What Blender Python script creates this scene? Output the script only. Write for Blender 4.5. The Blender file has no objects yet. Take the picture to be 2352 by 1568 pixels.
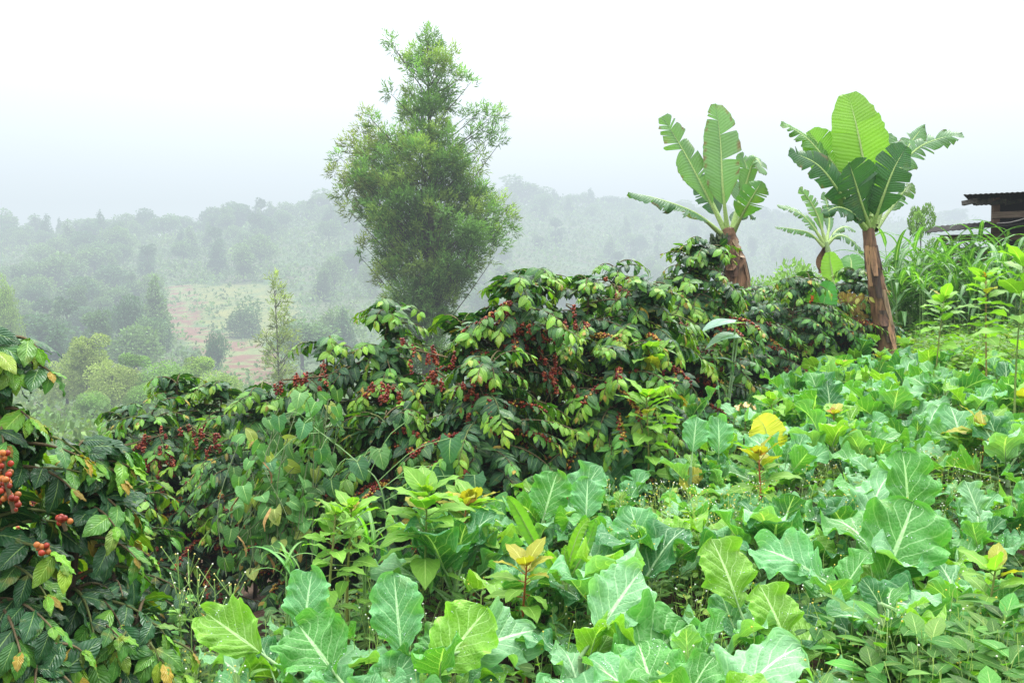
import bpy, math, random, time
import numpy as np
from mathutils import Vector, Matrix

T0 = time.time()
RNG = np.random.RandomState(7)
sc = bpy.context.scene
COL = sc.collection
PI = math.pi
F = 995.0            # focal length in pixels of a 1024 wide frame
CX, CY, HOR = 512.0, 341.0, 300.0
EZ = 2.0             # eye height used as the zero of the heights below
PITCH = math.atan((CY - HOR) / F)
K = 1024.0 / 2352.0

# ------------------------------------------------------------------ helpers
def ray(px, py):
    x, y, z = (px - CX) / F, -(py - CY) / F, -1.0
    a = PI / 2 - PITCH
    return np.array([x, y * math.cos(a) - z * math.sin(a), y * math.sin(a) + z * math.cos(a)])

def P(px, py, d):
    """world point seen at a 1024-frame spot at forward distance d"""
    r = ray(px, py)
    r = r * (d / r[1])
    return np.array([r[0], r[1], r[2] + EZ])

def Q(px, py, d):
    return P(px * K, py * K, d)

def unit(v):
    v = np.asarray(v, float)
    return v / np.maximum(np.linalg.norm(v, axis=-1, keepdims=True), 1e-9)

def smooth(a, b, x):
    t = np.clip((np.asarray(x, float) - a) / (b - a), 0, 1)
    return t * t * (3 - 2 * t)

# ------------------------------------------------------------------ terrain
BL = np.array([[-6.0, -5.0], [-1.85, 2.9], [-1.35, 3.9], [-0.3, 5.9], [0.75, 7.3], [2.2, 9.8], [5.2, 13.8], [9.0, 20.0], [30.0, 50.0]])

def side_dist(x, y):
    """signed distance to the field's edge, positive on the downhill (left / behind) side"""
    x = np.asarray(x, float); y = np.asarray(y, float)
    best = np.full(x.shape, 1e9); sgn = np.zeros(x.shape)
    for a, b in zip(BL[:-1], BL[1:]):
        d = b - a; L2 = (d * d).sum()
        t = np.clip(((x - a[0]) * d[0] + (y - a[1]) * d[1]) / L2, 0, 1)
        ex, ey = x - a[0] - t * d[0], y - a[1] - t * d[1]
        dist = np.hypot(ex, ey)
        cr = d[0] * (y - a[1]) - d[1] * (x - a[0])
        m = dist < best
        best = np.where(m, dist, best); sgn = np.where(m, np.sign(cr), sgn)
    return best * sgn

RB = np.array([-1.2, -0.52, -0.41, -0.31, -0.21, -0.11, 0.0, 0.09, 0.19, 0.3, 0.4, 0.52, 1.2])
RY = np.array([243, 243, 238, 236, 220, 210, 206, 208, 216, 224, 228, 230, 235.0])
RR = 3.9 * np.array([230, 225, 225, 230, 250, 275, 310, 345, 370, 380, 390, 400, 420.0])

def GZ(x, y):
    x = np.asarray(x, float); y = np.asarray(y, float)
    s = side_dist(x, y)
    zf = -1.86 + 0.053 * (np.minimum(y, 17) - 3.4) + 0.055 * np.clip(x, -3, 9) + 0.03 * np.clip(x - 9, 0, 30)
    zf = zf + 0.035 * np.sin(x * 2.1 + y * 1.3) + 0.03 * np.sin(y * 2.7 - x)
    sp = np.maximum(s, 0)
    zf = zf - 0.30 * np.minimum(sp, 3) - 0.26 * np.clip(sp - 3, 0, 26)
    b = x / np.maximum(y, 1)
    ry, rr = np.interp(b, RB, RY), np.interp(b, RB, RR)
    t = np.clip((y - 52) / (rr - 52), 0, 1)
    ypx = 452 + (ry - 452) * (1 - (1 - t) ** 1.55)
    zh = (HOR - ypx) / F * np.maximum(y, 1)
    zh = zh - 0.06 * np.maximum(y - rr, 0)
    zh = zh + 0.5 * np.sin(x * 0.07 + 1) * np.sin(y * 0.05) * smooth(60, 160, y)
    w = smooth(38, 62, y)
    return zf * (1 - w) + zh * w + EZ

# ------------------------------------------------------------------ mesh builder
class MB:
    def __init__(self):
        self.v, self.f, self.t, self.u, self.m = [], [], [], [], []
        self.n = 0
    def add(self, v, f, tint=(1, 1, 1), luv=None, mat=0):
        v = np.asarray(v, float).reshape(-1, 3); k = len(v)
        f = np.asarray(f, int)
        self.v.append(v); self.f.append((f + self.n, mat))
        t = np.asarray(tint, float)
        self.t.append(np.broadcast_to(t, (k, 3)) if t.ndim == 1 else t)
        self.u.append(np.zeros((k, 3)) if luv is None else np.asarray(luv, float).reshape(-1, 3))
        self.n += k
    def mesh(self, name, mats, off=(0, 0, 0)):
        me = bpy.data.meshes.new(name)
        if not self.v:
            return me
        v = np.concatenate(self.v) - np.asarray(off, float)
        idx = np.concatenate([f.ravel() for f, _ in self.f])
        cnt = np.concatenate([np.full(len(f), f.shape[1]) for f, _ in self.f])
        mi = np.concatenate([np.full(len(f), m) for f, m in self.f])
        st = np.concatenate([[0], np.cumsum(cnt)[:-1]])
        me.vertices.add(len(v)); me.vertices.foreach_set('co', v.ravel().astype(np.float32))
        me.loops.add(len(idx)); me.loops.foreach_set('vertex_index', idx.astype(np.int32))
        me.polygons.add(len(cnt)); me.polygons.foreach_set('loop_start', st.astype(np.int32))
        me.polygons.foreach_set('material_index', mi.astype(np.int32))
        me.polygons.foreach_set('use_smooth', np.ones(len(cnt), bool))
        a = me.attributes.new('tint', 'FLOAT_COLOR', 'POINT')
        t = np.concatenate([np.concatenate(self.t), np.ones((len(v), 1))], axis=1)
        a.data.foreach_set('color', t.ravel().astype(np.float32))
        a = me.attributes.new('luv', 'FLOAT_VECTOR', 'POINT')
        a.data.foreach_set('vector', np.concatenate(self.u).ravel().astype(np.float32))
        for m in (mats if isinstance(mats, (list, tuple)) else [mats]):
            me.materials.append(m)
        me.update(calc_edges=True)
        return me

def thing(name, label, cat, loc=(0, 0, 0), group=None, rz=0.0):
    o = bpy.data.objects.new(name, None); COL.objects.link(o)
    o.location = tuple(float(q) for q in loc); o.rotation_euler = (0, 0, rz); o.empty_display_size = 0.1
    o['label'] = label; o['category'] = cat
    if group: o['group'] = group
    return o

def part(name, mb, mats, parent, label=None, kind=None):
    off = (0, 0, 0); q = parent
    while q is not None:
        off = np.asarray(off, float) + np.array(q.location); q = q.parent
    me = mb.mesh(name, mats, off) if isinstance(mb, MB) else mb
    o = bpy.data.objects.new(name, me); COL.objects.link(o)
    o.parent = parent
    if label: o['label'] = label
    if kind: o['kind'] = kind
    return o

def solo(name, mb, mats, label=None, cat=None, group=None, kind=None, loc=(0, 0, 0)):
    me = mb.mesh(name, mats, loc) if isinstance(mb, MB) else mb
    o = bpy.data.objects.new(name, me); COL.objects.link(o)
    o.location = tuple(float(q) for q in loc)
    if label: o['label'] = label
    if cat: o['category'] = cat
    if group: o['group'] = group
    if kind: o['kind'] = kind
    return o

# ------------------------------------------------------------------ shapes
def catmull(pts, n):
    pts = np.asarray(pts, float)
    p = np.vstack([2 * pts[0] - pts[1], pts, 2 * pts[-1] - pts[-2]])
    t = np.linspace(0, len(pts) - 1, n)
    i = np.minimum(t.astype(int), len(pts) - 2); u = (t - i)[:, None]
    a, b, c, d = p[i], p[i + 1], p[i + 2], p[i + 3]
    return 0.5 * (2 * b + (c - a) * u + (2 * a - 5 * b + 4 * c - d) * u ** 2 + (3 * b - a - 3 * c + d) * u ** 3)

def tube(mb, pts, rad, sides=6, tint=(1, 1, 1), mat=0, rough=0.0, cap=True):
    pts = np.asarray(pts, float); n = len(pts)
    rad = np.broadcast_to(np.asarray(rad, float), (n,)) if np.ndim(rad) else np.full(n, rad)
    tan = unit(np.gradient(pts, axis=0))
    ref = np.array([0, 0, 1.0]) if abs(tan[0][2]) < 0.9 else np.array([1.0, 0, 0])
    s = unit(np.cross(tan, ref)); b = np.cross(tan, s)
    a = np.linspace(0, 2 * PI, sides, endpoint=False)
    r = rad[:, None] * (1 + (rough * RNG.randn(n, sides) if rough else 0))
    v = pts[:, None] + (s[:, None] * np.cos(a)[None, :, None] + b[:, None] * np.sin(a)[None, :, None]) * r[..., None]
    luv = np.zeros((n, sides, 3)); luv[..., 0] = a / PI - 1; luv[..., 1] = np.linspace(0, 1, n)[:, None]
    i, j = np.meshgrid(np.arange(n - 1), np.arange(sides), indexing='ij')
    j2 = (j + 1) % sides
    f = np.stack([i * sides + j, i * sides + j2, (i + 1) * sides + j2, (i + 1) * sides + j], -1).reshape(-1, 4)
    t = np.asarray(tint, float)
    if t.ndim == 2: t = np.repeat(t, sides, axis=0)
    mb.add(v, f, t, luv, mat)
    if cap:
        vv = np.vstack([pts[-1] + tan[-1] * rad[-1] * 0.4, v[-1]])
        k = np.arange(sides)
        mb.add(vv, np.stack([np.zeros(sides, int), 1 + k, 1 + (k + 1) % sides], -1), t[-1] if t.ndim == 2 else t, None, mat)

def grid_faces(nx, ny):
    i, j = np.meshgrid(np.arange(ny - 1), np.arange(nx - 1), indexing='ij')
    return np.stack([i * nx + j, i * nx + j + 1, (i + 1) * nx + j + 1, (i + 1) * nx + j], -1).reshape(-1, 4)

def blade(nx, ny, wfn, phi0=0.0, bend=-0.8, fold=0.1, zfn=None, bendpow=1.0):
    """a leaf of length 1 along +y: (verts, luv, faces)"""
    v = np.linspace(0, 1, ny); u = np.linspace(-1, 1, nx)
    vf = np.linspace(0, 1, 80); ph = phi0 + bend * vf ** bendpow
    yc = np.concatenate([[0], np.cumsum(np.cos((ph[1:] + ph[:-1]) / 2)) / 79]); zc = np.concatenate([[0], np.cumsum(np.sin((ph[1:] + ph[:-1]) / 2)) / 79])
    y, z, p = np.interp(v, vf, yc), np.interp(v, vf, zc), np.interp(v, vf, ph)
    U, V = np.meshgrid(u, v)
    W = wfn(V, U)
    X = U * W
    h = fold * np.abs(U) * W + (zfn(U, V) if zfn else 0)
    vert = np.stack([X, y[:, None] - np.sin(p)[:, None] * h, z[:, None] + np.cos(p)[:, None] * h], -1).reshape(-1, 3)
    luv = np.stack([U, V, np.zeros_like(U)], -1).reshape(-1, 3)
    return vert, luv, grid_faces(nx, ny)

def place(mb, temps, pos, dirv, nrm, scale, tint, mat=0):
    pos, dirv, nrm = np.asarray(pos, float), unit(dirv), np.asarray(nrm, float)
    side = unit(np.cross(dirv, nrm)); nn = np.cross(side, dirv)
    scale = np.broadcast_to(np.asarray(scale, float), (len(pos),)); tint = np.broadcast_to(np.asarray(tint, float), (len(pos), 3))
    pick = RNG.randint(0, len(temps), len(pos))
    for k, (tv, tu, tf) in enumerate(temps):
        ii = np.nonzero(pick == k)[0]
        if not len(ii): continue
        R = np.stack([side[ii], dirv[ii], nn[ii]], 1)
        v = np.einsum('vc,kcd->kvd', tv, R) * scale[ii][:, None, None] + pos[ii][:, None]
        n = len(tv)
        f = (tf[None] + (np.arange(len(ii)) * n)[:, None, None]).reshape(-1, tf.shape[1])
        luv = np.broadcast_to(tu, (len(ii), n, 3)).copy(); luv[..., 2] = RNG.rand(len(ii))[:, None]
        mb.add(v, f, np.repeat(tint[ii], n, axis=0), luv, mat)

def ico(sub=1):
    import bmesh
    bm = bmesh.new(); bmesh.ops.create_icosphere(bm, subdivisions=sub, radius=1.0)
    v = np.array([q.co[:] for q in bm.verts]); f = np.array([[w.index for w in q.verts] for q in bm.faces]); bm.free()
    return v, f
ICO1, ICO2 = ico(1), ico(2)

def balls(mb, pos, r, tint, tmpl=ICO1, mat=0):
    pos = np.asarray(pos, float); r = np.broadcast_to(np.asarray(r, float), (len(pos),))
    v = tmpl[0][None] * r[:, None, None] + pos[:, None]
    n = len(tmpl[0]); f = (tmpl[1][None] + (np.arange(len(pos)) * n)[:, None, None]).reshape(-1, 3)
    mb.add(v, f, np.repeat(np.broadcast_to(tint, (len(pos), 3)), n, axis=0), None, mat)

def box(mb, c, size, R=None, tint=(1, 1, 1), mat=0, jit=0.0):
    s = np.array(size) / 2
    v = np.array([[x, y, z] for x in (-1, 1) for y in (-1, 1) for z in (-1, 1)]) * s
    if jit: v = v + RNG.randn(8, 3) * jit
    if R is not None: v = v @ np.asarray(R).T
    f = np.array([[0, 1, 3, 2], [4, 6, 7, 5], [0, 4, 5, 1], [2, 3, 7, 6], [0, 2, 6, 4], [1, 5, 7, 3]])
    # split corners so that the faces stay flat when shaded
    vv = (v + np.asarray(c))[f.ravel()]
    mb.add(vv, np.arange(24).reshape(6, 4), tint, None, mat)

# ------------------------------------------------------------------ materials
class NT:
    def __init__(self, name):
        self.m = bpy.data.materials.new(name); self.m.use_nodes = True
        self.t = self.m.node_tree; self.t.nodes.clear()
        self.out = self.t.nodes.new('ShaderNodeOutputMaterial')
    def n(self, typ, **kw):
        q = self.t.nodes.new('ShaderNode' + typ)
        for k, v in kw.items(): setattr(q, k, v)
        return q
    def l(self, a, b): self.t.links.new(a, b)
    def put(self, sock, v):
        if hasattr(v, 'is_output') or isinstance(v, bpy.types.NodeSocket): self.l(v, sock)
        else: sock.default_value = v
    def math(self, op, a, b=0.0, c=None, clamp=False):
        q = self.n('Math', operation=op, use_clamp=clamp)
        self.put(q.inputs[0], a); self.put(q.inputs[1], b)
        if c is not None: self.put(q.inputs[2], c)
        return q.outputs[0]
    def mix(self, f, a, b, mode='MIX'):
        q = self.n('Mix', data_type='RGBA', blend_type=mode)
        self.put(q.inputs[0], f)
        for s, v in ((q.inputs[6], a), (q.inputs[7], b)):
            self.put(s, v if not isinstance(v, tuple) else (*v, 1.0)[:4])
        return q.outputs[2]
    def remap(self, v, a, b, c=0.0, d=1.0):
        q = self.n('MapRange'); q.inputs[1].default_value = a; q.inputs[2].default_value = b; q.inputs[3].default_value = c; q.inputs[4].default_value = d
        self.l(v, q.inputs[0]); return q.outputs[0]
    def noise(self, scale, detail=2.0, vec=None, rough=0.5):
        q = self.n('TexNoise'); q.inputs['Scale'].default_value = scale; q.inputs['Detail'].default_value = detail; q.inputs['Roughness'].default_value = rough
        if vec is None: vec = self.geo().outputs['Position']
        self.l(vec, q.inputs['Vector'])
        return q.outputs['Fac']
    def geo(self):
        if not hasattr(self, '_g'): self._g = self.n('NewGeometry')
        return self._g
    def attr(self, name):
        q = self.n('Attribute'); q.attribute_name = name; return q
    def bump(self, h, strength, dist):
        q = self.n('Bump'); q.inputs['Strength'].default_value = strength; q.inputs['Distance'].default_value = dist
        self.l(h, q.inputs['Height']); return q.outputs['Normal']

def leaf_mat(name, rough=0.45, spec=0.5, trans=0.3, veins=None, vein_col=(0.45, 0.6, 0.35), net=0.0, noise_s=30.0, noise_a=0.25, back=(1.25, 1.2, 1.0), bump_d=0.004, tcol=(1.3, 1.5, 0.45), speck=0.0):
    k = NT(name)
    tint = k.attr('tint').outputs['Color']
    lu = k.attr('luv').outputs['Vector']
    sp = k.n('SeparateXYZ'); k.l(lu, sp.inputs[0]); u, v, w = sp.outputs
    nz = k.noise(noise_s, 3.0)
    col = k.mix(1.0, tint, k.mix(nz, (1 - noise_a,) * 3, (1 + noise_a,) * 3), 'MULTIPLY')
    if speck:
        ns = k.noise(noise_s * 0.37, 4.0)
        col = k.mix(k.math('MULTIPLY', k.remap(ns, 0.62, 0.72), speck), col, (0.32, 0.24, 0.04))
    height = None
    if veins:
        N, Kk, mw, lw = veins            # lateral veins, slant, midrib width, lateral strength
        au = k.math('ABSOLUTE', u)
        wid = k.math('MULTIPLY_ADD', v, -mw * 0.75, mw)
        mid = k.math('SUBTRACT', 1.0, k.math('DIVIDE', au, wid), clamp=True)
        mid = k.math('MULTIPLY', mid, 2.2, clamp=True)
        vv = k.n('CombineXYZ'); k.l(k.math('MULTIPLY', u, 1.5), vv.inputs[0]); k.l(k.math('MULTIPLY', v, 4.0), vv.inputs[1]); k.l(k.math('MULTIPLY', w, 37.0), vv.inputs[2])
        wob = k.noise(1.6, 2.0, vv.outputs[0])
        q = k.math('MULTIPLY', k.math('SUBTRACT', v, k.math('MULTIPLY', k.math('POWER', au, 0.85), Kk)), float(N))
        q = k.math('ADD', q, k.math('MULTIPLY', wob, 0.6))
        q = k.math('ADD', q, k.math('MULTIPLY', k.math('GREATER_THAN', u, 0.0), 0.45))
        fr = k.math('ABSOLUTE', k.math('SUBTRACT', k.math('FRACT', q), 0.5))       # 0.5 at a vein
        lat = k.remap(fr, 0.5 - 0.085, 0.5)
        lat = k.math('MULTIPLY', lat, k.math('MULTIPLY_ADD', au, -0.75, 1.0))
        mask = k.math('MAXIMUM', mid, k.math('MULTIPLY', lat, lw))
        height = k.math('MULTIPLY', fr, -1.0)
        if net:
            vo = k.n('TexVoronoi', feature='DISTANCE_TO_EDGE'); vo.inputs['Scale'].default_value = 1.0
            v2 = k.n('CombineXYZ'); k.l(k.math('MULTIPLY', u, 9.0), v2.inputs[0]); k.l(k.math('MULTIPLY', v, 20.0), v2.inputs[1]); k.l(k.math('MULTIPLY', w, 91.0), v2.inputs[2])
            k.l(v2.outputs[0], vo.inputs['Vector'])
            ne = k.remap(vo.outputs['Distance'], 0.09, 0.0)
            mask = k.math('MAXIMUM', mask, k.math('MULTIPLY', ne, net))
            height = k.math('ADD', height, k.math('MULTIPLY', k.math('MINIMUM', vo.outputs['Distance'], 0.35), 0.9))
        col = k.mix(mask, col, k.mix(0.5, k.mix(1.0, col, (2.2, 2.0, 2.0), 'MULTIPLY'), vein_col))
    bk = k.geo().outputs['Backfacing']
    col = k.mix(bk, col, k.mix(1.0, col, back, 'MULTIPLY'))
    b = k.n('BsdfPrincipled')
    k.l(col, b.inputs['Base Color'])
    k.put(b.inputs['Roughness'], k.remap(nz, 0.3, 0.7, rough - 0.08, rough + 0.1))
    b.inputs['Specular IOR Level'].default_value = spec
    nrm = None
    if height is not None:
        nrm = k.bump(height, 0.55, bump_d)
    else:
        nrm = k.bump(nz, 0.35, bump_d)
    k.l(nrm, b.inputs['Normal'])
    tr = k.n('BsdfTranslucent'); k.l(k.mix(1.0, col, tcol, 'MULTIPLY'), tr.inputs['Color'])
    mx = k.n('MixShader'); mx.inputs[0].default_value = trans
    k.l(b.outputs[0], mx.inputs[1]); k.l(tr.outputs[0], mx.inputs[2])
    k.l(mx.outputs[0], k.out.inputs['Surface'])
    return k.m

def solid_mat(name, rough=0.8, spec=0.2, noise_s=12.0, noise_a=0.35, bump=0.01, stretch=(1, 1, 1), detail=4.0):
    k = NT(name)
    tint = k.attr('tint').outputs['Color']
    mp = k.n('Mapping'); mp.inputs['Scale'].default_value = stretch
    k.l(k.geo().outputs['Position'], mp.inputs['Vector'])
    nz = k.noise(noise_s, detail, mp.outputs[0], 0.65)
    col = k.mix(1.0, tint, k.mix(k.remap(nz, 0.3, 0.7), (1 - noise_a,) * 3, (1 + noise_a,) * 3), 'MULTIPLY')
    b = k.n('BsdfPrincipled'); k.l(col, b.inputs['Base Color'])
    b.inputs['Roughness'].default_value = rough; b.inputs['Specular IOR Level'].default_value = spec
    if bump: k.l(k.bump(nz, 0.8, bump), b.inputs['Normal'])
    k.l(b.outputs[0], k.out.inputs['Surface'])
    return k.m

M_KALE = leaf_mat('kale_leaf', 0.47, 0.26, 0.26, (6, 0.42, 0.10, 0.8), (0.75, 0.85, 0.6), 0.14, 14.0, 0.25, (1.15, 1.12, 0.8), 0.014, (1.25, 1.45, 0.4), speck=0.25)
M_COFFEE = leaf_mat('coffee_leaf', 0.36, 0.36, 0.14, (9, 0.30, 0.09, 0.3), (0.3, 0.42, 0.12), 0, 40.0, 0.25, (1.5, 1.4, 1.2), 0.006, (1.4, 1.6, 0.4), speck=0.35)
M_BROAD = leaf_mat('broad_leaf', 0.5, 0.25, 0.32, (6, 0.4, 0.08, 0.4), (0.5, 0.6, 0.25), 0.1, 25.0, 0.2, (1.2, 1.15, 0.9), 0.006)
M_BANANA = leaf_mat('banana_leaf', 0.42, 0.45, 0.38, (38, 0.02, 0.05, 0.12), (0.4, 0.55, 0.2), 0, 5.0, 0.16, (1.05, 1.05, 1.0), 0.012, (1.15, 1.35, 0.4), speck=0.25)
M_BLADE = leaf_mat('grass_blade', 0.5, 0.35, 0.35, (1, 0.0, 0.16, 0.0), (0.5, 0.6, 0.35), 0, 12.0, 0.2, (1.1, 1.1, 0.9), 0.003)
M_TREE = leaf_mat('tree_leaf', 0.65, 0.2, 0.4, None, (0, 0, 0), 0, 1.2, 0.3, (1.1, 1.1, 1.0), 0.003, (1.25, 1.35, 0.5))
M_FAR = leaf_mat('far_foliage', 0.8, 0.1, 0.25, None, (0, 0, 0), 0, 0.6, 0.35, (1, 1, 1), 0.003)
M_STEM = solid_mat('green_stem', 0.55, 0.35, 40.0, 0.25, 0.003)
M_BARK = solid_mat('bark', 0.9, 0.15, 8.0, 0.45, 0.03, (1, 1, 0.3))
M_SHEATH = solid_mat('banana_sheath', 0.6, 0.3, 9.0, 0.7, 0.02, (3, 3, 0.35))
M_WOOD = solid_mat('weathered_wood', 0.8, 0.2, 14.0, 0.4, 0.01, (0.25, 1, 3))
M_SHEET = solid_mat('rusted_roof_sheet', 0.9, 0.08, 5.0, 0.5, 0.005)
M_DRY = solid_mat('dry_leaf', 0.8, 0.2, 25.0, 0.4, 0.01)
M_PETAL = solid_mat('petal', 0.6, 0.2, 30.0, 0.1, 0)

def cherry_mat():
    k = NT('coffee_cherry')
    tint = k.attr('tint').outputs['Color']
    b = k.n('BsdfPrincipled'); nz = k.noise(120.0, 2.0)
    k.l(k.mix(1.0, tint, k.mix(nz, (0.7,) * 3, (1.3,) * 3), 'MULTIPLY'), b.inputs['Base Color'])
    b.inputs['Roughness'].default_value = 0.36; b.inputs['Specular IOR Level'].default_value = 0.3; b.inputs['Subsurface Weight'].default_value = 0.0
    k.l(b.outputs[0], k.out.inputs['Surface']); return k.m
M_CHERRY = cherry_mat()

def drop_mat():
    k = NT('water_drop')
    b = k.n('BsdfPrincipled')
    nz = k.noise(60.0, 1.0)
    k.l(k.mix(nz, (0.5, 0.6, 0.55), (0.75, 0.82, 0.8)), b.inputs['Base Color'])
    b.inputs['Roughness'].default_value = 0.05; b.inputs['Specular IOR Level'].default_value = 0.8
    k.l(b.outputs[0], k.out.inputs['Surface']); return k.m
M_DROP = drop_mat()

def ground_mat():
    k = NT('soil_and_fields')
    tint = k.attr('tint').outputs['Color']
    n1, n2 = k.noise(0.9, 6.0), k.noise(14.0, 5.0)
    col = k.mix(1.0, tint, k.mix(k.remap(n1, 0.3, 0.7), (0.7, 0.7, 0.7), (1.3, 1.3, 1.3)), 'MULTIPLY')
    col = k.mix(1.0, col, k.mix(k.remap(n2, 0.3, 0.7), (0.6, 0.6, 0.6), (1.4, 1.4, 1.4)), 'MULTIPLY')
    b = k.n('BsdfPrincipled'); k.l(col, b.inputs['Base Color']); b.inputs['Roughness'].default_value = 0.9
    b.inputs['Specular IOR Level'].default_value = 0.15
    k.l(k.bump(n2, 1.0, 0.04), b.inputs['Normal']); k.l(b.outputs[0], k.out.inputs['Surface']); return k.m
M_GROUND = ground_mat()

# ------------------------------------------------------------------ ground
def vnoise(x, y, s, seed=0):
    r = np.random.RandomState(seed).rand(64, 64)
    X, Y = np.asarray(x) / s, np.asarray(y) / s
    i, j = np.floor(X).astype(int), np.floor(Y).astype(int)
    a, b = X - i, Y - j; a, b = a * a * (3 - 2 * a), b * b * (3 - 2 * b)
    g = lambda p, q: r[p % 64, q % 64]
    return (g(i, j) * (1 - a) + g(i + 1, j) * a) * (1 - b) + (g(i, j + 1) * (1 - a) + g(i + 1, j + 1) * a) * b

def in_poly(px, py, poly):
    inside = np.zeros(np.shape(px), bool); n = len(poly)
    for a in range(n):
        x1, y1 = poly[a]; x2, y2 = poly[(a + 1) % n]
        c = ((y1 > py) != (y2 > py)) & (px < (x2 - x1) * (py - y1) / (y2 - y1 + 1e-9) + x1)
        inside ^= c
    return inside

def pix(p):
    p = np.asarray(p, float); x, y, z = p[..., 0], p[..., 1], p[..., 2] - EZ
    c, s = math.cos(PITCH), math.sin(PITCH)
    dep = y * c - z * s; up = y * s + z * c
    return CX + F * x / dep, CY - F * up / dep

FIELD_RED = [(k * K, j * K) for k, j in ((385, 655), (455, 650), (470, 700), (440, 745), (565, 785), (640, 800), (670, 900), (500, 880), (450, 800), (365, 745))]
FIELD_GREEN = [(k * K, j * K) for k, j in ((445, 655), (600, 650), (690, 690), (700, 730), (600, 790), (545, 775), (440, 735), (470, 700))]

def ground_color(V):
    x, y = V[:, 0], V[:, 1]
    n = vnoise(x, y, 0.7, 3); n2 = vnoise(x, y, 12.0, 4); n3 = vnoise(x, y, 4.0, 5)
    near = np.stack([0.05 + 0.02 * n, 0.03 + 0.012 * n, 0.018 + 0.006 * n], -1)
    far = np.stack([0.05 + 0.05 * n2, 0.085 + 0.05 * n3, 0.035 + 0.02 * n2], -1)
    w = smooth(16, 40, y)[:, None]
    c = near * (1 - w) + far * w
    X, Y = pix(V)
    jx, jy = X + 8 * (vnoise(x, y, 3.0, 8) - .5), Y + 6 * (vnoise(x, y, 3.0, 9) - .5)
    m = in_poly(jx, jy, FIELD_GREEN) & (y > 50)
    c[m] = np.stack([0.09 + 0.10 * n3, 0.14 + 0.05 * n3, 0.05 + 0 * n3], -1)[m]
    m = in_poly(jx, jy, FIELD_RED) & (y > 50)
    g = (vnoise(x, y, 3.5, 12) > 0.52)[:, None]
    red = np.where(g, np.array([0.14, 0.17, 0.06]), np.stack([0.13 + 0.05 * n, 0.07 + 0.02 * n, 0.042 + 0.02 * n], -1))
    c[m] = red[m]
    return c

mb = MB()
xs, ys = np.arange(-30, 36, 0.3), np.arange(-8, 46.2, 0.3)
X, Y = np.meshgrid(xs, ys); V = np.stack([X, Y, GZ(X, Y)], -1).reshape(-1, 3)
mb.add(V, grid_faces(len(xs), len(ys)), ground_color(V))
solo('ground', mb, M_GROUND, kind='structure')
mb = MB()
ys = np.concatenate([np.linspace(43, 140, 90), np.linspace(142, 1800, 300), np.geomspace(1815, 3600, 20)])
bs = np.linspace(-1.6, 1.6, 420)
B, Y = np.meshgrid(bs, ys); X = B * Y
V = np.stack([X, Y, GZ(X, Y) - 0.15 * (Y < 47)], -1).reshape(-1, 3)
mb.add(V, grid_faces(len(bs), len(ys)), ground_color(V))
solo('hill', mb, M_GROUND, kind='structure')

# ------------------------------------------------------------------ haze filling the valley and the air around
def haze():
    k = NT('valley_haze')
    SIG = 0.00135
    fog = (0.735, 0.835, 0.90)
    ab = k.n('VolumeAbsorption'); ab.inputs['Color'].default_value = (0, 0, 0, 1); ab.inputs['Density'].default_value = SIG
    em = k.n('Emission'); em.inputs['Color'].default_value = (*fog, 1); em.inputs['Strength'].default_value = SIG  # the mist glows by itself, standing in for scattered daylight
    ad = k.n('AddShader'); k.l(ab.outputs[0], ad.inputs[0]); k.l(em.outputs[0], ad.inputs[1])
    k.l(ad.outputs[0], k.out.inputs['Volume'])
    k.m.volume_intersection_method if hasattr(k.m, 'volume_intersection_method') else None
    mb = MB(); box(mb, (0, 725, 65), (6400, 2400, 250))
    me = mb.mesh('haze', k.m)
    # weld the box so the volume is closed
    import bmesh
    bm = bmesh.new(); bm.from_mesh(me); bmesh.ops.remove_doubles(bm, verts=bm.verts, dist=0.01); bmesh.ops.recalc_face_normals(bm, faces=bm.faces); bm.to_mesh(me); bm.free()
    o = bpy.data.objects.new('haze', me); COL.objects.link(o); o['kind'] = 'stuff'; o['label'] = 'pale blue-white mist hanging over the valley and hill'
    return o
haze()

# ------------------------------------------------------------------ leaf templates
def coffee_tmpl(n=6, nx=5, ny=8):
    out = []
    for i in range(n):
        r = np.random.RandomState(40 + i); ph, am = r.rand() * 6, 0.02 + 0.02 * r.rand()
        wf = lambda V, U: 0.235 * np.sin(PI * np.clip(V, 0, 1) ** 0.88) ** 0.85 * (1 - 0.25 * V ** 4) + 0.004
        zf = lambda U, V, ph=ph, am=am: am * np.abs(U) * np.sin(2 * PI * 3.5 * V + ph + 1.3 * np.sign(U)) - 0.05 * (U ** 2) * np.sin(PI * V)
        out.append(blade(nx, ny, wf, 0.25 * r.rand(), -0.5 - 1.0 * r.rand(), 0.3 * r.rand(), zf))
    return out
T_COFFEE = coffee_tmpl()
T_COFFEE_HI = coffee_tmpl(8, 9, 15)

def simple_tmpl(n, nx, ny, w, peak, tip=1.0, bend=(-0.3, -0.9), fold=0.15, wave=0.02, freq=3):
    out = []
    for i in range(n):
        r = np.random.RandomState(90 + i); ph = r.rand() * 6
        wf = lambda V, U: w * np.sin(PI * V ** peak) ** tip + 0.003
        zf = lambda U, V, ph=ph: wave * np.abs(U) * np.sin(2 * PI * freq * V + ph + np.sign(U))
        out.append(blade(nx, ny, wf, 0.1, bend[0] + (bend[1] - bend[0]) * r.rand(), fold, zf))
    return out
T_AMAR = simple_tmpl(6, 7, 9, 0.27, 0.75, 1.0, (-0.5, -1.1), 0.12, 0.03, 3)
T_WEED = simple_tmpl(4, 3, 5, 0.27, 0.8, 1.0, (-0.2, -0.7), 0.1, 0.0)
T_GRASS = simple_tmpl(5, 3, 9, 0.028, 0.45, 0.6, (-1.0, -2.6), 0.2, 0.0)
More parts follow.
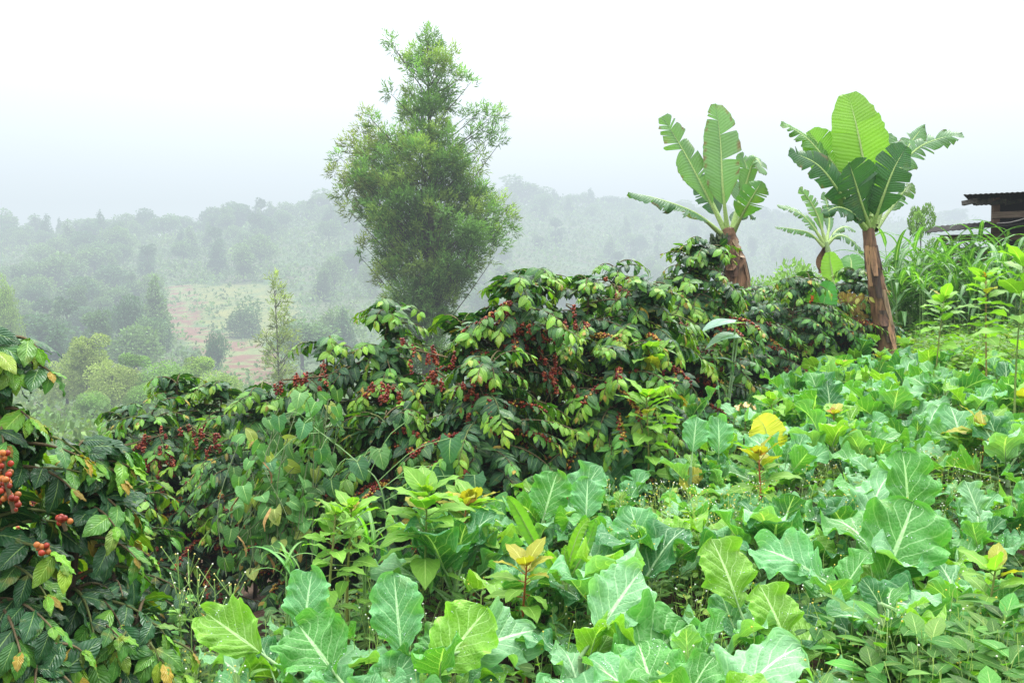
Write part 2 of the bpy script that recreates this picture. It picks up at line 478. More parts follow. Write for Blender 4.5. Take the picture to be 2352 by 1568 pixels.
T_CANE = simple_tmpl(6, 3, 10, 0.042, 0.5, 0.6, (-1.2, -2.7), 0.25, 0.0)
T_DIA = [(np.array([[0, 0, 0], [0.3, .5, .05], [0, 1, -.1], [-.3, .5, .05]], float), np.array([[0, 0, 0], [1, .5, 0], [0, 1, 0], [-1, .5, 0]], float), np.array([[0, 1, 2, 3]]))]
T_NARROW = [(np.array([[0, 0, 0], [0.10, .45, .03], [0, 1, -.15 - .2 * q], [-.10, .45, .03]], float), np.array([[0, 0, 0], [1, .5, 0], [0, 1, 0], [-1, .5, 0]], float), np.array([[0, 1, 2, 3]])) for q in range(3)]

def heart_tmpl(n=5, lobes=False):
    out = []
    for i in range(n):
        r = np.random.RandomState(140 + i); nx, ny = 11, 11
        a = np.linspace(-1, 1, nx); v = np.linspace(0, 1, ny)
        U, V = np.meshgrid(a, v)
        w = 0.48 * np.sin(PI * np.clip(0.12 + 0.88 * V, 0, 1) ** 0.75) ** 0.7
        if lobes: w = w * (1 + 0.10 * np.cos(V * 2 * PI * 2.5))
        X = U * w
        Yv = V - 0.22 * np.abs(U) ** 1.5 * (1 - V) ** 1.5
        Z = 0.10 * np.abs(U) * np.sin(PI * V) + 0.03 * np.sin(6 * V + 4 * U + r.rand() * 6) - (0.25 + 0.3 * r.rand()) * V ** 2
        out.append((np.stack([X, Yv, Z], -1).reshape(-1, 3), np.stack([U, V, 0 * U], -1).reshape(-1, 3), grid_faces(nx, ny)))
    return out
T_HEART = heart_tmpl(); T_PUMP = heart_tmpl(5, True)

def rcol(base, var=0.2, n=None, hue=0.15):
    base = np.asarray(base, float)
    if n is None: return base * (1 + var * RNG.randn()) * (1 + hue * RNG.randn(3) * np.array([1, .4, 1]))
    return np.clip(base * np.clip(1 + var * RNG.randn(n, 1), 0.35, 2) * np.clip(1 + hue * RNG.randn(n, 3) * np.array([1, .4, 1]), .3, 2), 0.004, 0.9)

# ------------------------------------------------------------------ coffee bushes
def coffee_bush(label, base, stems, R, n_br, leaf=0.13, seed=1, bright=0.25, cherries=16, hi=False, droop=1.0, lowcut=0.12, extra=()):
    """stems: (dx, dy, height, lean_x, lean_y)"""
    rng = np.random.RandomState(seed)
    base = np.array([base[0], base[1], float(GZ(base[0], base[1]))])
    root = thing('coffee_bush', label, 'coffee bush', base, 'coffee bushes along the edge of the kale field')
    wood, fol = MB(), MB()
    stem_pts = []
    for dx, dy, h, lx, ly in stems:
        b = base + np.array([dx, dy, 0]); b[2] = GZ(b[0], b[1]) - 0.03
        top = b + np.array([lx, ly, h])
        pts = catmull([b, b * .6 + top * .4 + np.array([-lx * .2, -ly * .2, 0]), top], 14)
        stem_pts.append(pts)
        tube(wood, pts, np.linspace(0.022, 0.007, 14), 6, (0.10, 0.075, 0.05), 0, 0.1)
    lp, ld, ln, ls, lt = [], [], [], [], []
    cl = []
    cand = []
    n_br = int(n_br * (1.75 if hi else 2.2))
    for k in range(n_br):
        pts = stem_pts[k % len(stem_pts)]
        t = lowcut + (1 - lowcut) * rng.rand() ** 0.62
        i = t * 13; i0 = min(int(i), 12); st = pts[i0] + (pts[i0 + 1] - pts[i0]) * (i - i0)
        az = rng.rand() * 2 * PI
        L = R * (0.55 + 0.6 * math.sin(PI * min(0.2 + 0.75 * t, 1.0))) * (0.7 + 0.5 * rng.rand()) * (1.0 if t < 0.9 else 0.75)
        el0 = 0.15 + 0.5 * t * rng.rand() + (0.5 if t > 0.93 else 0)
        el1 = -0.35 - 0.75 * rng.rand() * droop
        m = 12
        el = np.linspace(el0, el1, m)[:, None]
        step = np.concatenate([np.cos(el) * math.cos(az), np.cos(el) * math.sin(az), np.sin(el)], 1) * (L / m)
        bp = np.vstack([st, st + np.cumsum(step, 0)])
        tube(wood, bp, np.linspace(0.0075, 0.0025, m + 1), 4, (0.11, 0.085, 0.045) if rng.rand() < .6 else (0.10, 0.12, 0.04))
        nn = max(5, int(L / (leaf * 0.36)))
        s = np.linspace(0.12, 1.0, nn)
        isb = rng.rand() < bright * (0.08 + 3.2 * t ** 4)
        cher = math.sin(az) < 0.1 and 0.3 < t < 0.93 and rng.rand() < 0.38
        for q in s:
            f = q * m; j = min(int(f), m - 1); p = bp[j] + (bp[j + 1] - bp[j]) * (f - j)
            d = unit(bp[j + 1] - bp[j]); hs = unit(np.cross(d, [0, 0, 1]))
            out = unit(np.array([math.cos(az), math.sin(az), 0]))
            if q < 0.35 and rng.rand() < 0.5 and t < .85 and not cher: continue
            if 0.18 < q < 0.85 and cher: cand.append((k, p, t))
            if cher and q < 0.66 and rng.rand() < 0.72: continue
            for sg in (-1, 1):
                if rng.rand() < 0.08: continue
                tipf = smooth(0.72, 1.0, q)
                dv = hs * sg * (0.85 - 0.35 * tipf) + d * (0.35 + 0.45 * tipf) + np.array([0, 0, -(0.05 + 0.75 * rng.rand()) * droop]) + rng.randn(3) * 0.25
                lp.append(p + rng.randn(3) * 0.004); ld.append(dv)
                ln.append(np.array([0, 0, 1.0]) + out * (0.35 + 0.6 * rng.rand()) + rng.randn(3) * 0.22)
                ls.append(leaf * (0.75 + 0.5 * rng.rand()) * (1 - 0.35 * tipf))
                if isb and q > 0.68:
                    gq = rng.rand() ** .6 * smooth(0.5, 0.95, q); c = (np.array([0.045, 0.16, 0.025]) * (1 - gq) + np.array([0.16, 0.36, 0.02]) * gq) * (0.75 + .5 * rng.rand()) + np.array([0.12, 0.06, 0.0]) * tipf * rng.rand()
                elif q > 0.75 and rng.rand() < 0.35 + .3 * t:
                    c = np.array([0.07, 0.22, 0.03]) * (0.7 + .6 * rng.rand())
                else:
                    c = np.array([0.014, 0.058, 0.018]) * (0.6 + .9 * rng.rand()) * (.75 + .5 * t)  # old leaves, tint darkened towards the ground to deepen the bush's shade
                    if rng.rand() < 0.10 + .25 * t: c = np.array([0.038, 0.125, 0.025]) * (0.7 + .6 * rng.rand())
                if rng.rand() < 0.006: c = np.array([0.35, 0.25, 0.03])
                lt.append(c)
        # young whorl at the tip
        for sg in (-1, 1):
            lp.append(bp[-1]); ld.append(unit(bp[-1] - bp[-2]) * .8 + np.cross(unit(bp[-1] - bp[-2]), [0, 0, 1]) * sg * .4 + rng.randn(3) * .1)
            ln.append(np.array([0, 0, 1.0]) + rng.randn(3) * .2); ls.append(leaf * (0.35 + .25 * rng.rand()))
            lt.append(np.array([0.13, 0.32, 0.025]) * (0.6 + .7 * rng.rand()) if rng.rand() < .75 else np.array([0.32, 0.22, 0.03]) * (0.6 + .6 * rng.rand()))
    # terminal shoots of the stems
    for pts in stem_pts:
        top = pts[-1]
        for a in range(16):
            az = a * 2.4; e = 0.45 - 0.07 * a + 0.4 * rng.rand()
            lp.append(top + np.array([0, 0, -0.016 * a])); ld.append([math.cos(az) * math.cos(e), math.sin(az) * math.cos(e), math.sin(e) * .8]); ln.append([0, 0, 1.0] + rng.randn(3) * .2)
            ls.append(leaf * min(1.0, 0.45 + 0.05 * a)); lt.append(np.array([0.22, 0.36, 0.03]) * (0.7 + .5 * rng.rand()) if rng.rand() < .5 else np.array([0.06, .17, .03]))
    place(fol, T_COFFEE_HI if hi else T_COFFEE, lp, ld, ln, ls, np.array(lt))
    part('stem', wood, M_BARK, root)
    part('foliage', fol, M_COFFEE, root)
    # cherries: the nodes of a branch carry one cluster part
    bybr = {}
    for k, p, t in cand: bybr.setdefault(k, []).append((p, t))
    keys = sorted(bybr, key=lambda k: bybr[k][0][0][1] - 0.6 * abs(bybr[k][0][1] - 0.6) * -1)   # towards the open field side first
    keys = keys[:int(cherries * 1.5)]
    for k in keys:
        cm = MB()
        tube(cm, np.array([q_[0] for q_ in bybr[k]]) if len(bybr[k]) > 1 else [bybr[k][0][0], bybr[k][0][0] + [0, .02, 0]], .006, 4, (.1, .08, .04), 1)
        ripe = rng.rand()
        for p, t in bybr[k]:
            n = rng.randint(6, 15)
            dd = unit(rng.randn(n, 3)) * (0.014 + 0.010 * rng.rand(n, 1)); dd[:, 2] -= 0.008
            cols = np.where(rng.rand(n, 1) < 0.65, np.array([0.14, 0.010, 0.006]), np.array([0.28, 0.055, 0.016])) * (0.55 + .7 * rng.rand(n, 1))
            cols = np.where(rng.rand(n, 1) < (0.12 if ripe > .2 else .5), np.array([0.42, 0.26, 0.04]), cols)
            balls(cm, p + dd, 0.0088 + 0.0024 * rng.rand(n), cols, ICO2 if hi else ICO1)
        part('cherry_cluster', cm, [M_CHERRY, M_BARK], root)
    for a, b, n in extra:
        n = int(n * (1 if hi else 2.9)); b = b if hi else a + (b - a) * .8
        cm = MB(); t = rng.rand(n, 1)
        if hi: p = a + (b - a) * t + unit(rng.randn(n, 3)) * .022 * rng.rand(n, 1) ** .4
        else:                                    # strands hanging from the branch, berries packed at their nodes
            ns = max(3, n // 16); k_ = rng.randint(0, ns, n); u_ = np.linspace(0, 1, ns)[k_][:, None]; hang = (.02 + .05 * rng.rand(ns))[k_]
            t = (rng.randint(0, 5, n) / 4.0)[:, None]
            p = a + (b - a) * u_ + np.array([0, 0, -1.0]) * hang[:, None] * t + (rng.randn(ns, 3) * [.035, .04, .045])[k_] + unit(rng.randn(n, 3)) * .016 * rng.rand(n, 1) ** .4
            for q_ in range(ns):
                m_ = p[k_ == q_]
                if len(m_) > 1: tube(cm, [a + (b - a) * np.linspace(0, 1, ns)[q_] + [0, .01, .01], m_[np.argmax(m_[:, 2])], m_[np.argmin(m_[:, 2])]], .0035, 4, (.1, .08, .04), 1)
        cols = np.where(rng.rand(n, 1) < .5, np.array([.13, .010, .006]) if not hi else np.array([.27, .03, .012]), np.array([.27, .055, .018]) if not hi else np.array([.40, .13, .03])) * (.6 + .6 * rng.rand(n, 1))
        balls(cm, p, .0085, cols, ICO2)
        tube(cm, [a, b], .006, 4, (.1, .08, .04), 1)
        part('cherry_cluster', cm, [M_CHERRY, M_BARK], root)
    return root

def X(d, *ls):
    return [(Q(a, b, d), Q(c, e, d + .05), n) for a, b, c, e, n in ls]

def bushes():
    mk = lambda n, dx, dy, h, sp, r: [((r.rand() - .5) * dx, (r.rand() - .5) * dy, h * (0.8 + .3 * r.rand()), (r.rand() - .5) * sp, (r.rand() - .5) * sp) for _ in range(n)]
    r = np.random.RandomState(3)
    coffee_bush('tall coffee bush with large glossy leaves and red cherry clusters, cut by the left edge', (-1.50, 2.8), [(0, 0, 1.86, 0.05, 0), (-.25, .2, 1.8, -.1, 0), (.05, .25, 1.5, .10, .1)], 0.29, 130, 0.118, 11, 0.25, 0, True, extra=[(P(3, 452, 2.5), P(6, 500, 2.5), 34), (P(5, 478, 2.48), P(14, 512, 2.48), 14), (P(60, 515, 2.6), P(66, 530, 2.6), 9), (P(38, 545, 2.55), P(44, 552, 2.55), 10)])
    coffee_bush('low coffee bush with big shiny leaves in the bottom left corner beside the kale', (-1.40, 2.75), [(0, 0, 1.0, .10, -.05), (-.2, -.1, 1.05, -.05, 0), (.1, .25, .95, .12, .1)], 0.30, 165, 0.115, 12, 0.3, 3, True)
    coffee_bush('shaded coffee bush between the left edge and the rounded coffee bush', (-2.9, 6.0), [(0, 0, 1.5, 0, 0), (-.5, .1, 1.55, -.2, 0), (.35, .1, 1.3, .2, 0)], 0.6, 85, 0.13, 13, 0.2, 14)
    coffee_bush('rounded coffee bush with orange-tipped shoots and many cherries, left of the vine-covered one', (-3.05, 8.9), [(0, 0, 2.2, .05, 0), (.35, 0, 2.05, .1, 0), (-.35, 0, 2.0, -.1, 0), (.75, -.1, 1.85, .2, 0), (-.75, 0, 1.75, -.2, 0), (0, -.4, 1.95, 0, -.1), (.45, -.5, 1.6, .1, -.1), (-.45, -.5, 1.6, -.1, -.1)], 0.6, 230, 0.12, 14, 0.6, 26, extra=X(8.15, (280, 1025, 400, 990, 60), (320, 1050, 400, 1055, 70), (370, 1035, 400, 1075, 50), (430, 975, 500, 1010, 45), (485, 1030, 500, 1045, 25), (370, 1100, 390, 1110, 20), (440, 985, 460, 1000, 20)))
    coffee_bush('coffee bush half smothered by a pale climbing vine', (-1.45, 7.3), [(0, 0, 1.95, .1, 0), (.35, 0, 2.08, .2, 0), (-.3, 0, 1.7, -.1, 0), (0, -.3, 1.3, 0, -.1)], 0.55, 130, 0.12, 15, 0.35, 12, extra=X(6.85, (650, 872, 780, 860, 70)))
    coffee_bush('big coffee bush in the centre hung with dark red cherries', (-0.35, 7.1), [(0, 0, 1.75, 0, 0), (-.35, .1, 1.6, -.2, 0), (.25, 0, 1.95, .15, 0), (.1, -.4, 1.4, .1, -.1), (-.4, -.4, 1.2, -.1, -.1)], 0.66, 185, 0.115, 16, 0.6, 36, extra=X(6.48, (940, 800, 1050, 825, 50), (1085, 850, 1120, 930, 70), (1050, 880, 1090, 930, 40), (870, 900, 920, 880, 45), (1000, 850, 1030, 870, 25), (1075, 950, 1080, 960, 12), (1130, 910, 1145, 930, 22)))
    coffee_bush('coffee bush right of centre with yellow-green top shoots, next to the amaranth', (0.5, 7.7), [(0, 0, 1.9, .1, 0), (-.3, 0, 2.05, -.05, 0), (.35, 0, 1.75, .2, 0), (.2, -.4, 1.3, .1, -.1)], 0.62, 165, 0.115, 17, 0.65, 30, extra=X(6.98, (1168, 735, 1195, 800, 90), (1200, 760, 1260, 800, 60), (1235, 800, 1290, 880, 60), (1150, 780, 1160, 820, 30), (1255, 860, 1270, 930, 30), (1300, 700, 1330, 720, 20), (1320, 880, 1330, 910, 14)))
    coffee_bush('coffee bush with arching bare branch in front of the left banana plant', (1.55, 9.7), [(0, 0, 2.1, .2, 0), (-.35, 0, 2.05, -.2, 0), (.25, 0, 2.12, .1, 0), (-.5, -.2, 1.8, -.2, 0), (.3, -.2, 1.6, .2, 0), (0, -.5, 1.3, 0, -.1)], 0.6, 175, 0.12, 18, 0.6, 26, extra=X(8.95, (1405, 650, 1470, 690, 60), (1485, 780, 1530, 800, 40), (1560, 730, 1600, 790, 50), (1590, 800, 1665, 835, 70), (1595, 860, 1650, 880, 45), (1520, 850, 1560, 860, 20), (1440, 700, 1460, 690, 20)))
    coffee_bush('dense coffee bush directly below the left banana trunk', (2.75, 12.0), [(0, 0, 1.7, 0, 0), (.5, 0, 1.65, .2, 0), (-.5, 0, 1.7, -.1, 0), (-.9, 0, 1.8, -.1, 0), (0, -.5, 1.3, 0, -.1)], 0.7, 175, 0.125, 19, 0.25, 14)
    coffee_bush('dense coffee bush with a dry creeper beside the right banana trunk', (3.85, 12.9), [(0, 0, 1.65, 0, 0), (.5, 0, 1.55, .1, 0), (-.5, 0, 1.65, -.1, 0), (.1, -.5, 1.2, 0, -.1)], 0.66, 150, 0.125, 20, 0.22, 10)
bushes()
print('coffee', round(time.time() - T0, 1))

# ------------------------------------------------------------------ kale
def kale_leaf_mesh(i, nx, ny, drops, hero=False):
    r = np.random.RandomState(300 + i)
    ph = r.rand(8) * 6.28
    wid = 0.30 + 0.09 * r.rand(); c0 = 0.52 + 0.10 * r.rand(); nt = 0.035 * r.rand()
    def wf(V, U):
        x = np.where(V < c0, (V - c0) / c0, (V - c0) / (1 - c0))
        w = wid * np.maximum(1 - np.abs(x) ** 2.4, 0) ** 0.62 * (0.62 + 0.38 * smooth(0.0, 0.4, V))
        s = np.sign(U)
        edge = 1.04 - nt * np.abs(np.sin((4.6 + 1.5 * np.sin(ph[6])) * PI * V + ph[0] + 1.1 * s)) ** 5 + 0.03 * np.sin(17 * V + ph[0] + 1.1 * s) + 0.022 * np.sin(37 * V + ph[1] + 2 * s) + 0.014 * np.sin(66 * V + ph[2] + s)
        return w * (1 + (edge - 1) * np.abs(U) ** 2) + 0.004
    A = (0.055 + 0.05 * r.rand()) * (1.55 if hero else 1.15); nt = nt + (.07 if hero else .03); cup = (r.rand() - 0.35) * 0.30
    def zf(U, V):
        s = np.sign(U); a = np.abs(U)
        ruff = A * a ** 2.2 * (0.9 * np.sin(14 * V + ph[3] + 1.7 * s) + 0.55 * np.sin(25 * V + ph[4] - s)) + 0.22 * A * a ** 4 * np.sin(46 * V + ph[7] * s)
        bul = 0.022 * np.sin((V - 0.42 * a ** .85) * 6 * 2 * PI) * a * (1 - a * .5)
        return ruff + bul + cup * wid * a ** 1.5 + 0.02 * np.sin(5 * V + 3 * U + ph[5])
    bend = -0.15 - 1.15 * r.rand()
    if hero: bend = -0.25 - 0.3 * r.rand(); wid = max(wid, .35)
    v, lu, f = blade(nx, ny, wf, 0.12, bend, 0.22 + .15 * r.rand(), zf, 1.4)
    lu[:, 2] = r.rand()
    pl = 0.28 + 0.22 * r.rand()
    v = v + np.array([0, pl, 0.04])
    kind = i % 5
    base = [(0.09, 0.28, 0.06), (0.125, 0.34, 0.125), (0.19, 0.40, 0.05), (0.045, 0.18, 0.055), (0.19, 0.40, 0.185)][kind]
    n = len(v)
    edge = (np.abs(lu[:, 0]) ** 6)[:, None]
    tint = np.array(base) * (0.9 + 0.2 * r.rand()) * (1 + 0.35 * edge)
    mb = MB()
    mb.add(v, f, tint, lu, 0)
    # petiole and the thick lower midrib
    tube(mb, catmull([[0, 0, 0], [0, pl * .55, 0.025], [0, pl, 0.036], v[(ny // 4) * nx + nx // 2] + np.array([0, 0, -.006]), v[(ny // 2) * nx + nx // 2] + np.array([0, 0, -.006])], 10), np.linspace(0.026, 0.006, 10), 6, (0.27, 0.42, 0.18), 1)
    if drops:
        m = 46
        ii = np.clip(r.choice(n, 7)[r.randint(0, 7, m)] + r.randint(-3, 4, m) + 21 * r.randint(-2, 3, m), 0, n - 1); jj = np.clip(ii + r.randint(-1, 2, m), 0, n - 1); w = r.rand(m, 1)
        p = v[ii] * w + v[jj] * (1 - w)
        ok = np.linalg.norm(v[ii] - v[jj], axis=1) < 0.2
        balls(mb, (p + np.array([0, 0, 0.004]))[ok], (0.003 + 0.0065 * r.rand(m) ** 2.5)[ok], (1, 1, 1), ICO1, 2)
    return mb.mesh('kale_leaf', [M_KALE, M_STEM, M_DROP])
KALE_NEAR = [kale_leaf_mesh(i, 21, 42, True) for i in range(15)]
KALE_FAR = [kale_leaf_mesh(i + 15, 11, 18, False) for i in range(10)]

def kale_stem_mesh(i):
    r = np.random.RandomState(500 + i); mb = MB()
    pts = catmull([[0, 0, -.05], [r.randn() * .02, r.randn() * .02, .5], [r.randn() * .03, r.randn() * .03, 1.0]], 10)
    tube(mb, pts, np.linspace(0.022, 0.015, 10), 8, (0.2, 0.30, 0.14), 0, 0.08)
    return mb.mesh('kale_stem', M_STEM)
KALE_STEM = [kale_stem_mesh(i) for i in range(4)]

ORD = ['zeroth', 'first', 'second', 'third', 'fourth', 'fifth', 'sixth', 'seventh', 'eighth', 'ninth', 'tenth', 'eleventh', 'twelfth', 'thirteenth', 'fourteenth', 'fifteenth', 'sixteenth', 'seventeenth', 'eighteenth', 'nineteenth', 'twentieth', 'twenty-first', 'twenty-second', 'twenty-third', 'twenty-fourth']

def kale_plant(x, y, size, stem_h, label, seed, near, nl=None, up=0.0):
    r = np.random.RandomState(seed)
    z = float(GZ(x, y))
    root = thing('kale_plant', label, 'kale', (x, y, z), 'kale plants in the field')
    st = bpy.data.objects.new('stem', KALE_STEM[r.randint(4)]); COL.objects.link(st); st.parent = root; st.scale = (1, 1, stem_h)
    nl = nl or r.randint(11, 15)
    off = r.rand() * 6.28
    pool = KALE_NEAR if near else KALE_FAR
    for i in range(nl):
        f = i / (nl - 1)                       # outer to inner
        el = math.radians(10 + 68 * f ** 0.9 + r.randn() * 10) + up
        s = size * (1.0 - 0.62 * f ** 2.2) * (0.85 + 0.3 * r.rand())
        o = bpy.data.objects.new('leaf', pool[r.randint(len(pool))]); COL.objects.link(o); o.parent = root
        az = off + i * 2.39996 + r.randn() * 0.25
        o.location = (math.cos(az) * 0.012, math.sin(az) * 0.012, stem_h * (0.55 + 0.45 * f))
        o.rotation_mode = 'XYZ'
        o.rotation_euler = (el, r.randn() * 0.25, az - PI / 2)
        o.scale = (s * (0.9 + .2 * r.rand()), s, s)
    return root

def field_d(py):
    return 1.31 / max(((py - HOR) / F + 0.050), 0.02)
GAPS = [tuple(P(a * K, b * K, field_d(b * K))[:2]) for a, b in ((1610, 1090), (1960, 1065), (1660, 1235), (2110, 1010))]

HERO = [   # blade base and tip (2352 frame), distance, tilt away from the viewer, width, kind of leaf, label
    (702, 1452, 716, 1300, 4.35, .10, 1.0, 1, 'kale with one broad upright blue-green leaf in front of the pale amaranth pair'),
    (925, 1515, 905, 1322, 4.05, .10, .85, 1, 'kale with a tall narrow upright blue-green leaf, front row left of centre'),
    (1372, 1452, 1478, 1300, 4.0, .16, 1.1, 4, 'kale with a pale leaf on a long thick bare stalk, front row centre'),
    (1400, 1585, 1575, 1440, 3.8, .22, 1.15, 0, 'kale with a large dark mid-green leaf spread flat, front row right of the stalked one'),
    (1050, 1500, 1220, 1450, 3.95, .25, 1.0, 4, 'kale with a dewy silver-green leaf lying across, front row centre'),
    (2030, 1325, 2105, 1135, 4.8, .14, 1.15, 0, 'kale with a huge light green fan leaf, right of centre above the shaded weeds'),
    (1885, 1330, 1735, 1245, 4.5, .22, 1.1, 1, 'kale with a broad grey-green leaf bent to the left, white ribbed, right of centre'),
    (2090, 1420, 2290, 1525, 4.15, -.05, 1.0, 0, 'kale with a big ribbed leaf stretched to the right above the soil corner'),
    (1700, 1405, 1635, 1240, 4.3, .12, 1.0, 2, 'kale with a yellow-green upright leaf beside the small yellow-leaved rosette'),
    (1010, 1540, 1130, 1385, 3.95, .10, 1.0, 2, 'kale with a lime leaf seen from beneath, front row left of the dewy leaf'),
    (600, 1500, 470, 1405, 4.1, .12, 1.0, 2, 'kale with a lime leaf leaning left, first at the edge of the coffee'),
    (2085, 1195, 2070, 1015, 5.5, .10, .8, 0, 'kale with a tall straight leaf, nearer and right of the yellow banana leaf'),
    (1245, 1200, 1280, 1085, 5.6, .08, 1.0, 0, 'kale with an upright rounded leaf just below the dark gap of the central coffee bush'),
    (1345, 1200, 1350, 1100, 5.5, .08, 1.0, 1, 'kale with two upright crinkled leaves, right below the central coffee bush'),
    (1810, 1490, 1745, 1345, 4.0, .10, 1.1, 2, 'kale with pale crinkled young leaves on a tall branching stem, front row right'),
    (780, 1560, 690, 1440, 3.8, .2, 1.2, 0, 'kale with a wide green leaf rolled at its rim, front row left'),
    (2250, 1190, 2215, 1105, 5.0, .1, 1.0, 4, 'kale with a curled silvery leaf near the right edge'),
    (1590, 1040, 1600, 955, 6.6, .06, 1.0, 1, 'kale with an upright grey-green leaf left of the yellow banana leaf, nearer one'),
    (1650, 1040, 1650, 950, 6.9, .06, 1.0, 1, 'kale with an upright grey-green leaf left of the yellow banana leaf, touching it'),
    (1905, 960, 1900, 880, 8.0, .06, 1.0, 3, 'kale with a dark upright leaf up and right of the yellow banana leaf'),
]
HERO_MESH = {k: [kale_leaf_mesh(400 + 5 * j + k, 25, 56, True, True) for j in range(3)] for k in range(5)}
HEROXY = []
def hero_kale():
    r = np.random.RandomState(17)
    for i, (bx, by, tx, ty, d, tilt, wd, kind, lab) in enumerate(HERO):
        b, t = Q(bx, by, d), Q(tx, ty, d + tilt)
        dv = t - b; L = np.linalg.norm(dv) * .97; dv = unit(dv)
        nrm = unit(np.array([0, -1, .75]) - dv * np.dot(dv, [0, -1, .75])); side = np.cross(dv, nrm)
        me = HERO_MESH[kind][i % 3]
        root_xy = b - dv * .45 * L + np.array([0, .05, 0])
        root_xy = root_xy[:2] * .5 + b[:2] * .5
        z = float(GZ(*root_xy)); root = thing('kale_plant', lab, 'kale', (root_xy[0], root_xy[1], z), 'kale plants in the field')
        HEROXY.append(tuple(root_xy))
        base = b - dv * .36 * L                     # the leaf mesh carries its own stalk
        R = Matrix((side * wd, dv, nrm)).transposed()
        o = bpy.data.objects.new('leaf', me); COL.objects.link(o); o.parent = root
        o.matrix_local = Matrix.Translation(Vector(base - np.array([root_xy[0], root_xy[1], z]))) @ (R.to_4x4() @ Matrix.Scale(L, 4))
        h = max(.1, base[2] - z)
        mb = MB(); tube(mb, catmull([[root_xy[0], root_xy[1], z], (np.array([*root_xy, z]) + base) / 2 + [0, .02, 0], base], 8), np.linspace(.02, .011, 8), 8, (.2, .30, .14)); part('stem', mb, M_STEM, root)
        off = r.rand() * 6
        for j in range(7):
            f = j / 6; s = (.30 + .1 * r.rand()) * (1 - .5 * f)
            q = bpy.data.objects.new('leaf', KALE_NEAR[r.randint(15)]); COL.objects.link(q); q.parent = root
            az = off + j * 2.4
            q.location = (0, 0, h * (.45 + .35 * f)); q.rotation_euler = (math.radians(5 + 55 * f + 10 * r.randn()), r.randn() * .25, az - PI / 2); q.scale = (s, s, s)
hero_kale()

def kale_field():
    r = np.random.RandomState(21)
    pts = []
    y = 2.75
    row = 0
    while y < 13.0:
        xl = np.interp(y, BL[:, 1], BL[:, 0]) + 0.15
        if y > 13: xl = max(xl, 4.6)
        xr = 0.53 * y + 0.25
        x = xl + r.rand() * 0.3
        while x < xr:
            ppx = CX + F * x / y
            if ppx < 425 and y > 4.35 or (ppx > 905 and y > 11.3): pass
            elif any(math.hypot(x - gx, y - gy) < .33 for gx, gy in GAPS): pass
            elif r.rand() > .08 and not (x > 0.40 * y and y < 4.1) and not (3.0 < y < 3.6 and x > 1.0 and x < 1.2):
                pts.append((x + r.randn() * .07, y + r.randn() * .10, row))
            x += 0.49 + 0.16 * r.rand()
        y += 0.55 + 0.004 * y; row += 1
    rows = sorted({p[2] for p in pts})
    for ri, rw in enumerate(rows):
        rp = sorted([p for p in pts if p[2] == rw])
        for xi, (x, y, _) in enumerate(rp):
            near = y < 9
            side = xi + 1; word = 'left' if side <= (len(rp) + 1) // 2 else 'right'
            num = side if word == 'left' else len(rp) - xi
            lab = f'leafy blue-green kale plant, {ORD[num]} from the {word} in the {ORD[ri + 1]} row from the front'
            size = 0.33 + 0.11 * r.rand()
            if y < 6 and min(math.hypot(x - hx, y - hy) for hx, hy in HEROXY) < .27: continue
            kale_plant(x, y, size, (0.20 + 0.24 * r.rand()) * (.7 if y < 5 else 1), lab, 1000 + ri * 40 + xi, near)
    return len(pts)
NK = kale_field()
print('kale', NK, round(time.time() - T0, 1))

# ------------------------------------------------------------------ amaranth weeds
def amaranth(base, h, label, seed, red=0.3, leaf=0.12, n=16, col=(0.20, 0.41, 0.055)):
    leaf = leaf * 1.2; n = int(n * 1.35)
    r = np.random.RandomState(seed)
    base = np.array([base[0], base[1], float(GZ(base[0], base[1]))])
    root = thing('amaranth_plant', label, 'amaranth', base, 'amaranth weeds among the kale')
    st, fo = MB(), MB()
    top = base + np.array([r.randn() * .05, r.randn() * .05, h])
    pts = catmull([base, base * .5 + top * .5 + np.array([r.randn() * .02, r.randn() * .02, 0]), top], 12)
    c1, c2 = np.array([0.16, 0.26, 0.06]), np.array([0.36, 0.10, 0.035])
    tube(st, pts, np.linspace(0.011, 0.004, 12), 6, c1 + (c2 - c1) * min(1, red * 1.5))
    lp, ld, ln, ls, lt = [], [], [], [], []
    for i in range(n):
        f = i / (n - 1)
        t = 0.5 + 0.5 * f ** 0.6; q = t * 11; j = min(int(q), 10); p = pts[j] + (pts[j + 1] - pts[j]) * (q - j)
        az = i * 2.4 + r.randn() * .2; e = -0.1 + 0.95 * f + r.randn() * .15
        d = np.array([math.cos(az) * math.cos(e), math.sin(az) * math.cos(e), math.sin(e)])
        pe = 0.05 * (1 - .6 * f)
        tube(st, [p, p + d * pe], [0.003, 0.002], 4, c1 + (c2 - c1) * red)
        lp.append(p + d * pe); ld.append(d); ln.append([0, 0, 1.0] + r.randn(3) * .2)
        ls.append(leaf * (1.3 - 0.15 * f) * (0.8 + .4 * r.rand()))
        c = np.array(col) * (0.75 + .45 * r.rand())
        if f > 0.6 and r.rand() < red: c = c * .4 + np.array([0.42, 0.26, 0.03]) * .6
        lt.append(c)
    for i in range(7):
        az = i * 0.9 + r.rand(); e = .5 + .5 * r.rand()
        lp.append(top); ld.append([math.cos(az) * math.cos(e), math.sin(az) * math.cos(e), math.sin(e)]); ln.append([0, 0, 1.0] + r.randn(3) * .3)
        ls.append(leaf * (.35 + .25 * r.rand())); lt.append(np.array([0.45, 0.24, 0.03]) * (.6 + .6 * r.rand()) if r.rand() < red * 1.6 else np.array([0.26, 0.42, 0.04]))
    place(fo, T_AMAR, lp, ld, ln, ls, np.array(lt))
    part('stem', st, M_STEM, root); part('foliage', fo, M_BROAD, root)
    return root

